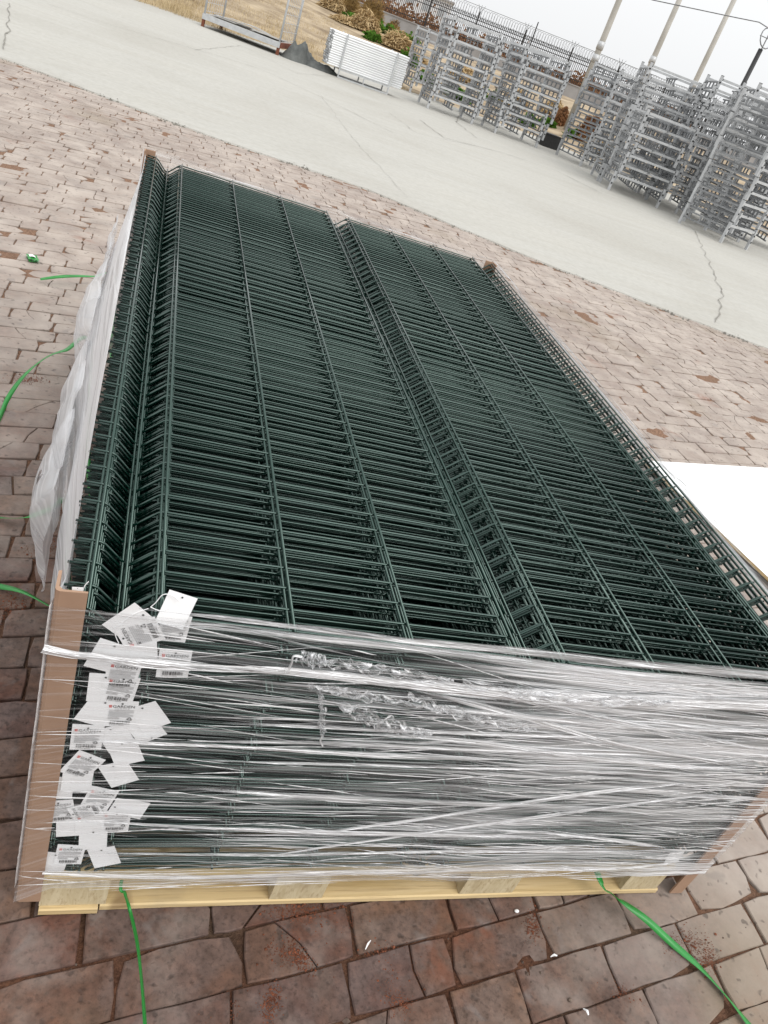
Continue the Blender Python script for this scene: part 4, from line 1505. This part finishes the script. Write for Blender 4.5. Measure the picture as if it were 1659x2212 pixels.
# left side hangs loose and bellied, right and far sides tight
def left_pt(s, t):
    v = -0.018 + 2.545 * s
    zt = ztop(0, v) + .012 - .014 * min(1, s / .03, (1 - s) / .03)
    z = .10 + (zt - .10) * t
    k = max(0, min(1, (s - .10) / .20)) * min(1, (1 - s) / .25)
    k = k * k * (3 - 2 * k)
    belly = .104 * (1 - t) ** .62 * (1 - .35 * max(0, .25 - t) / .25) + .004
    crump = .030 * nz(v * 2.6, z * 3, 1) + .012 * abs(nz(v * 6, z * 6, 5)) + .004 * nz(v * 14, z * 16)
    u = -0.0175 + .0135 * min(1, s / .03, (1 - s) / .03) - k * (belly * (.75 + .5 * nz(v * 1.6 + 3, .5)) + max(0, crump) * (1 - t * .75)) - .002 * abs(nz(v * 4, z * 34)) * (1 if t < 1 else 0)
    return (u, v, z)
sheet('film_sheet', 190, 50, left_pt, M['filmside'], lambda s, t: (2.545 * s, .7 * t), lambda s, t: .75 + .5 * (t > .55) * (.5 + .5 * nz(s * 6, t * 9)))
def right_pt(s, t):
    v = -0.018 + 2.545 * s
    zt = ztop(1.53, v) + .010
    z = .09 + (zt - .09) * t
    return (1.5525 + .003 * nz(v * 2, z * 25), v, z)
sheet('film_sheet', 80, 30, right_pt, M['film'], lambda s, t: (2.545 * s, .7 * t), lambda s, t: 1.25 + 1.2 * (t > .93))
def back_pt(s, t):
    u = FU0 + (FU1 - FU0) * s
    zt = ztop(u, 2.5) + .016 + .005 * nz(u * 5, 1)
    z = .09 + (zt - .09) * t
    return (u, 2.524 + .004 * nz(u * 1.5, z * 20), z)
sheet('film_sheet', 80, 30, back_pt, M['film'], lambda s, t: (1.56 * s, .7 * t), lambda s, t: .75)
# gathered bands: film roped into bundles
def band(pts, w, amp, label=None, vv=-.0205, dens=1.0, name='film_fold', taper=False, mat='filmfold'):
    P = [fr(x, y, vv) for x, y in pts]
    Q = []
    n = len(P)
    for i in range(n - 1):
        p0, p1, p2, p3 = P[max(i - 1, 0)], P[i], P[i + 1], P[min(i + 2, n - 1)]
        k = max(4, int((p2 - p1).length / .012))
        for j in range(k):
            s = j / k
            Q.append(.5 * ((2 * p1) + (p2 - p0) * s + (2 * p0 - 5 * p1 + 4 * p2 - p3) * s * s + (3 * p1 - p0 - 3 * p2 + p3) * s ** 3))
    Q.append(P[-1])
    ws = w if isinstance(w, (list, tuple)) else [w, w]
    m = MB()
    NC = 10
    L = 0
    uvs = []
    N = len(Q)
    seed = sum(p[0] for p in pts) * .01
    for i, q in enumerate(Q):
        f = i / (N - 1)
        if i:
            L += (q - Q[i - 1]).length
        d = (Q[min(i + 1, N - 1)] - Q[max(i - 1, 0)]).normalized()
        sdir = Vector((-d.z, 0, d.x))
        fi = f * (len(ws) - 1)
        a = int(min(fi, len(ws) - 2))
        ww = ws[a] + (ws[a + 1] - ws[a]) * (fi - a)
        ww *= 1 + .25 * nz(L * 9, seed)
        if taper is True:
            ww *= min(1, .08 + 5 * min(f, 1 - f))
        for c in range(NC + 1):
            e = c / NC - .5
            off = amp * (nz(L * 3, e * 6 + seed, 4) + .6 * nz(L * 11, e * 14 + seed, 9))
            m.v.append(q + sdir * (e * ww) + Vector((0, -abs(off) - amp * .6 * (1 - 4 * e * e), 0)))
            uvs.append((L, e * ww + seed))
    for i in range(N - 1):
        for c in range(NC):
            m.f.append((i * (NC + 1) + c, i * (NC + 1) + c + 1, (i + 1) * (NC + 1) + c + 1, (i + 1) * (NC + 1) + c))
    m.uv = uvs
    # thin at the rims and ends of the gather, thick in its middle
    m.att = {'dens': [dens * (.25 + .85 * (1 - (2 * c / NC - 1) ** 2)) * (min(1, 6 * i / (N - 1) + .03) if taper == 'start' else min(1, 6 * min(i / (N - 1), 1 - i / (N - 1)) + .05) if taper else 1) for i in range(N) for c in range(NC + 1)]}
    return fobj(m, name, M[mat])
# rope round the upper third
band([(93, 1398), (149, 1411), (196, 1417), (327, 1432), (474, 1441), (622, 1449), (843, 1471), (1016, 1489), (1150, 1503), (1288, 1512), (1481, 1517), (1700, 1526)],
     [.020, .013, .014, .018, .020, .024, .03, .038, .04, .036, .036, .036], .006, dens=1.9)
# rolled upper edge
band([(300, 1312), (474, 1332), (640, 1352), (843, 1378), (1084, 1402), (1300, 1425), (1480, 1443), (1700, 1462)], [.003, .010, .014, .020, .024, .024], .004, dens=.85, taper='start')
band([(330, 1345), (520, 1362), (700, 1380), (900, 1402), (1084, 1425), (1300, 1452), (1480, 1466), (1700, 1480)], [.006, .014, .016, .02, .022, .024, .02], .003, dens=.75, taper=True)
# broad band low down
band([(92, 1884), (300, 1893), (500, 1893), (720, 1884), (900, 1882), (1100, 1874), (1300, 1876), (1440, 1866)], [.012, .014, .018, .02, .018, .016, .01], .003, dens=1.1)
# slanting bands
rf = random.Random(61)
SL = [((640, 1805), (900, 1770), (1250, 1716), (1480, 1690)), ((560, 1850), (900, 1800), (1300, 1745), (1560, 1712)), ((700, 1580), (1000, 1600), (1300, 1640), (1600, 1665)),
      ((480, 1560), (800, 1575), (1200, 1590), (1640, 1600)), ((860, 1480), (1100, 1540), (1350, 1610), (1600, 1650)), ((1000, 1480), (1250, 1540), (1500, 1590), (1660, 1620)),
      ((420, 1640), (800, 1652), (1200, 1660), (1640, 1655)), ((400, 1700), (700, 1722), (1000, 1735), (1300, 1742)), ((230, 1840), (600, 1846), (1000, 1838), (1420, 1840)),
      ((380, 1600), (700, 1604), (1000, 1618), (1400, 1630)), ((1050, 1790), (1200, 1800), (1330, 1815), (1440, 1830)), ((900, 1525), (1200, 1555), (1450, 1575), (1660, 1580)),
      ((200, 1600), (500, 1612), (800, 1630), (1100, 1640)), ((160, 1770), (500, 1790), (800, 1800), (1150, 1806))]
for k, P in enumerate(SL):
    band(P, [rf.uniform(.004, .010), rf.uniform(.006, .018), rf.uniform(.006, .018), rf.uniform(.004, .01)], .003, vv=-.0200 - .0002 * k, dens=rf.uniform(.8, 1.5), taper=True)
# hair-thin creases, too many to count
mb = MB()
uvs = []
for k in range(520):
    right = rf.random()
    u = FU0 + .03 + (FU1 - FU0 - .08) * (right ** .75)
    z = rf.uniform(.09, .77)
    L = rf.uniform(.03, .28)
    ang = rf.gauss(-.02, .05) + (rf.choice([-.14, .13]) if rf.random() < .3 else 0)
    w = rf.uniform(.0004, .0016)
    y = -.0195 - rf.uniform(0, .001)
    n = 6
    for i in range(n + 1):
        f = i / n
        ww = w * (1 - (2 * f - 1) ** 2) + .0001
        uu, zz = u + L * (f - .5) * math.cos(ang), z + L * (f - .5) * math.sin(ang) + .002 * nz(u * 9 + f * 2, z * 9)
        uu = max(FU0 + .002, min(FU1 - .002, uu))
        mb.v += [(uu, y, zz - ww), (uu, y - ww * .7, zz), (uu, y, zz + ww)]
        uvs += [(uu, zz)] * 3
    b = len(mb.v) - 3 * (n + 1)
    for i in range(n):
        a = b + 3 * i
        mb.f += [(a, a + 3, a + 4, a + 1), (a + 1, a + 4, a + 5, a + 2)]
mb.uv = uvs
mb.att = {'dens': [1.2] * len(mb.v)}
stuff(fobj(mb, 'fine_creases', M['filmfold']))
# torn tuft and tatters
def tatter(pts, w, amp, seed):
    P = [fr(x, y, -.024) for x, y in pts]
    m = MB()
    n, c = 60, 16
    uvs = []
    for i in range(n + 1):
        f = i / n * (len(P) - 1)
        a = int(min(f, len(P) - 2))
        q = P[a].lerp(P[a + 1], f - a)
        d = (P[a + 1] - P[a]).normalized()
        s = Vector((-d.z, 0, d.x))
        ww = w * (.75 + .5 * nz(i * .15, seed)) * min(1, .25 + 4 * min(i / n, 1 - i / n))
        for j in range(c + 1):
            e = j / c - .5
            o = Vector((nz(i * .16 + seed, j * .22) * amp * .9, -abs(nz(i * .17, j * .28 + seed)) * amp * 1.5, nz(i * .15 + 7, j * .2 + seed) * amp * 1.2))
            m.v.append(q + s * e * ww + o)
            uvs.append((i * .006, j * .004))
    for i in range(n):
        for j in range(c):
            if nz(i * .16 + seed, j * .25, 3) < -.30:
                continue
            m.f.append((i * (c + 1) + j, i * (c + 1) + j + 1, (i + 1) * (c + 1) + j + 1, (i + 1) * (c + 1) + j))
    m.uv = uvs
    return fobj(m, 'film_tatter', M['tatter'], True)
tatter([(648, 1412), (672, 1420), (700, 1430)], .030, .012, 1)
tatter([(690, 1425), (760, 1436), (850, 1450), (980, 1468)], .030, .007, 2)
tatter([(665, 1478), (740, 1492), (840, 1510), (960, 1530)], .022, .009, 3)
tatter([(690, 1490), (697, 1530), (694, 1565), (697, 1590)], .012, .007, 4)
tatter([(735, 1520), (800, 1552), (860, 1570), (930, 1585)], .040, .010, 5)
tatter([(880, 1500), (960, 1530), (1060, 1560), (1160, 1575)], .026, .009, 6)
tatter([(1000, 1470), (1150, 1500), (1300, 1512), (1450, 1514)], .026, .008, 7)
band([(652, 1418), (634, 1416), (630, 1432), (622, 1447), (618, 1452)], [.004, .003, .004, .006], .003, vv=-.030, dens=1.4)
band([(697, 1588), (692, 1600), (697, 1611)], [.005, .003, .003], .002, vv=-.026, dens=1.3)
# loose scraps of film on the left side
def scrap(v, z, du, ln, h, seed):
    m = MB()
    n, c = 26, 20
    uvs = []
    for i in range(n + 1):
        for j in range(c + 1):
            s, t = i / n - .5, j / c - .5
            k = max(0, 1 - (abs(s) * 2) ** 3) * max(0, 1 - (abs(t) * 2) ** 3)
            m.v.append((-.066 - du * k + .012 * nz(i * .11 + seed, j * .12) + .005 * nz(i * .3, j * .35 + seed), v + s * ln + .008 * nz(i * .2, j * .2, seed), z + t * h * (.8 + .4 * nz(i * .2, seed)) + .006 * nz(i * .3, j * .3, seed + 2)))
            uvs.append((s * ln, t * h))
    for i in range(n):
        for j in range(c):
            if nz(i * .15 + seed, j * .18, 8) < -.6:
                continue
            m.f.append((i * (c + 1) + j, i * (c + 1) + j + 1, (i + 1) * (c + 1) + j + 1, (i + 1) * (c + 1) + j))
    m.uv = uvs
    m.att = {'dens': [.42] * len(m.v)}
    fobj(m, 'film_tatter', M['filmside'], True)
scrap(2.0, .62, .012, .5, .16, 1)
scrap(1.50, .56, .050, .62, .26, 2)
scrap(.98, .48, .040, .60, .30, 3)
scrap(.74, .44, .050, .46, .26, 5)

# ------------------------------------------------------------------ green straps lying under the pallet
def strap(P, label, w=.016):
    Q = []
    P = [Vector(p) for p in P]
    n = len(P)
    for i in range(n - 1):
        p0, p1, p2, p3 = P[max(i - 1, 0)], P[i], P[i + 1], P[min(i + 2, n - 1)]
        for k in range(8):
            s = k / 8
            Q.append(.5 * ((2 * p1) + (p2 - p0) * s + (2 * p0 - 5 * p1 + 4 * p2 - p3) * s * s + (3 * p1 - p0 - 3 * p2 + p3) * s ** 3))
    Q.append(P[-1])
    m = MB()
    for i, q in enumerate(Q):
        d = (Q[min(i + 1, len(Q) - 1)] - Q[max(i - 1, 0)]).normalized()
        s = d.cross(Vector((0, 0, 1))).normalized()
        tw = R(35 * math.sin(i * .16 + len(label)))
        up = s.cross(d)
        s = s * math.cos(tw) + up * math.sin(tw)
        up = s.cross(d)
        for a, b in ((-1, -1), (1, -1), (1, 1), (-1, 1)):
            m.v.append(q + s * (a * w / 2) + up * (b * .0005))
    for i in range(len(Q) - 1):
        for k in range(4):
            m.f.append((i * 4 + k, i * 4 + (k + 1) % 4, (i + 1) * 4 + (k + 1) % 4, (i + 1) * 4 + k))
    m.f += [(3, 2, 1, 0), tuple((len(Q) - 1) * 4 + k for k in range(4))]
    tag(m.obj('plastic_strap', M['strap'], None, True), label, 'strap', 'green plastic straps around the pallet')
strap([(.2, 2.0, .03), (.0, 2.2, .03), gr(250, 601, .05), gr(202, 597, .05), gr(140, 597, .055), gr(87, 603, .02)], 'short green strap end lying left of the load, farthest away')
strap([(.2, 1.2, .03), (.0, 1.30, .04), gr(195, 745, .09), gr(141, 757, .10), gr(100, 772, .11), gr(55, 808, .09), gr(20, 855, .04), gr(2, 895, .012), gr(-30, 960, .01)], 'broad green strap arching from under the film to the left edge')
strap([(.2, .75, .03), (.0, .8, .04), gr(150, 1090, .05), gr(106, 1102, .05), gr(70, 1114, .04), gr(40, 1119, .02), gr(0, 1118, .012), gr(-50, 1112, .01)], 'pale green strap end leaving the left edge level with the film tear')
strap([(.1, .25, .03), (.0, .28, .03), gr(130, 1322, .04), gr(105, 1308, .04), gr(50, 1279, .03), gr(0, 1267, .012), gr(-50, 1262, .01)], 'dark green strap nearest the front on the left side')
strap([(.2, .5, .05), (.19, .15, .07), fr(262, 1905, -.006), fr(270, 1930, -.02), gr(281, 1968, .03), gr(296, 2035, .06), gr(306, 2120, .1), gr(313, 2212, .14), gr(316, 2280, .16)], 'thin green strap hanging out below the front left of the pallet', .0062)
strap([(1.2, .6, .05), (1.28, .2, .07), fr(1295, 1898, -.008), gr(1321, 1930, .035), gr(1346, 1949, .045), gr(1398, 1988, .035), gr(1450, 2036, .012), gr(1509, 2087, .01), gr(1564, 2146, .01), gr(1617, 2212, .012), gr(1665, 2280, .012)], 'long green strap running from the front right of the pallet to the corner', .017)
strap([(1.3, .9, .05), (1.52, .52, .04), gr(1638, 1702, .03), gr(1662, 1724, .015), gr(1700, 1756, .01)], 'green strap end at the right edge beyond the near right corner', .016)

# ------------------------------------------------------------------ white board on the ground
A3 = gr(1428, 997, .045); B3 = gr(1659, 1011, .045); C3 = gr(1556, 1147, .045); D3 = gr(1659, 1243, .045)
ex = Vector((B3.x - A3.x, B3.y - A3.y)).normalized()
ey = Vector((D3.x - C3.x, D3.y - C3.y)).normalized()
# corner where the far edge meets the left edge
den = ex.x * ey.y - ex.y * ey.x
kk = ((C3.x - A3.x) * ey.y - (C3.y - A3.y) * ey.x) / den
A = Vector((A3.x + ex.x * kk, A3.y + ex.y * kk))
wb = thing('white_board', 'large bright white board lying on the bricks right of the load', 'board', (A.x, A.y, 0), 0)
C = [Vector((0, 0)), ex * 1.85, ex * 1.85 + ey * 1.6, ey * 1.6]
m = MB()
m.add([(q.x, q.y, .046 if i in (0, 1) else .036) for i, q in enumerate(C)] + [(q.x, q.y, .0445 if i in (0, 1) else .0345) for i, q in enumerate(C)], [(3, 2, 1, 0), (0, 1, 5, 4), (1, 2, 6, 5), (2, 3, 7, 6), (3, 0, 4, 7)])
m.obj('white_face', M['boardwhite'], wb)
m = MB()
m.add([(q.x, q.y, .0443 if i in (0, 1) else .0343) for i, q in enumerate(C)] + [(q.x, q.y, .030 if i in (0, 1) else .020) for i, q in enumerate(C)], [(3, 2, 1, 0), (0, 1, 5, 4), (1, 2, 6, 5), (2, 3, 7, 6), (3, 0, 4, 7), (4, 5, 6, 7)])
m.obj('board_core', M['pine'], wb)
for (a, b) in ((.15, .1), (.2, 1.3), (1.5, .2), (1.2, 1.2)):
    q = ex * a + ey * b
    MB().box((q.x, q.y, .012), (.09, .09, .026)).obj('packer', M['pine'], wb)
m = MB()
for k, (a, b, d) in enumerate(((.80, .035, .06), (.92, .035, .05), (.995, .15, .045))):
    q0 = ex * a + ey * b
    q1 = ex * (a + .025) + ey * (b + d)
    m.bar((q0.x, q0.y, .0468), (q1.x, q1.y, .0464), .004, .0006)
m.obj('pencil_marks', M['greyink'], wb)

# ------------------------------------------------------------------ litter
c = gr(70, 563)
t = thing('packet', 'small crumpled green and white packet lying on the bricks at left', 'packet', (c.x, c.y, .006), R(20))
m = MB().grid(6, 5, lambda s, t: ((s - .5) * .05, (t - .5) * .075, .012 + .008 * nz(s * 3, t * 3)))
m.grid(6, 5, lambda s, t: ((.5 - s) * .05, (t - .5) * .075, .002 + .003 * nz(s * 3, t * 3)))
m.obj('wrapper', M['strap'], t)
m = MB().grid(3, 3, lambda s, t: ((s - .5) * .03, .012 + (t - .5) * .03, .0165 + .008 * nz(.5 + (s - .5) * 1.8, .6)))
m.obj('white_label', M['paper'], t)
lit = [((790, 2050), (801, 2031), .004, 'white plastic sliver on the bricks below the middle of the pallet'), ((1260, 2178), (1272, 2192), .006, 'pale chip on the bricks near the bottom edge at right'), ((1190, 2066), (1204, 2064), .005, 'pale wood chip in the joint just below the pallet at right'),
       ((172, 1075), (180, 1066), .003, 'short straw on the red sand left of the film'), ((188, 1090), (192, 1080), .003, 'second short straw on the red sand by the film')]
for a, b, w, lab in lit:
    p, q = gr(*a, .008), gr(*b, .012)
    d = (q - p).normalized(); s = Vector((-d.y, d.x, 0)) * w
    m = MB()
    mid = p.lerp(q, .5) + Vector((0, 0, .003)) + s * .3
    m.add([p - s * .2, mid - s * .5, q - s * .2, q + s * .2, mid + s * .5, p + s * .2] , [(0, 1, 4, 5), (1, 2, 3, 4)])
    m.add([Vector(x) - Vector((0, 0, .002)) for x in (p + s * .2, mid + s * .5, q + s * .2, q - s * .2, mid - s * .5, p - s * .2)], [(0, 1, 4, 5), (1, 2, 3, 4)])
    tag(m.obj('chip', M['paper']), lab, 'litter')
peb = [(222, 2010, 'white'), ((1049 + 180 * .3677), (1694 + 752 * .3677), 'grey'), (110, 1943, 'pale'), (1646, 1991, 'white')]
for i, (x, y, nm) in enumerate([(108, 1946, 'pale stone in the sand at the near left corner of the pallet'), (1115, 1970, 'round pale pebble in a joint below the pallet at right'), (1230, 2162, 'grey pebble in a joint near the bottom edge')]):
    c = gr(x, y)
    m = MB()
    s = .007 if i == 0 else .0055
    m.grid(10, 6, lambda a, b: (s * math.cos(a * 6.2832) * math.sin(b * 3.1416) * (1 + .3 * nz(a * 3, b * 3, i)), s * .8 * math.sin(a * 6.2832) * math.sin(b * 3.1416), s * .7 * math.cos(b * 3.1416)))
    o = m.obj('pebble', M['paper'] if i < 2 else M['pebble'], None, True)
    o.location = (c.x, c.y, .004)
    tag(o, nm, 'stone')
    tag(o, [l for l in ('pale stone in the sand at the near left corner of the pallet', 'round pale pebble in a joint below the pallet at right', 'grey pebble in a joint near the bottom edge')][i], 'stone')
bpy.context.view_layer.update()
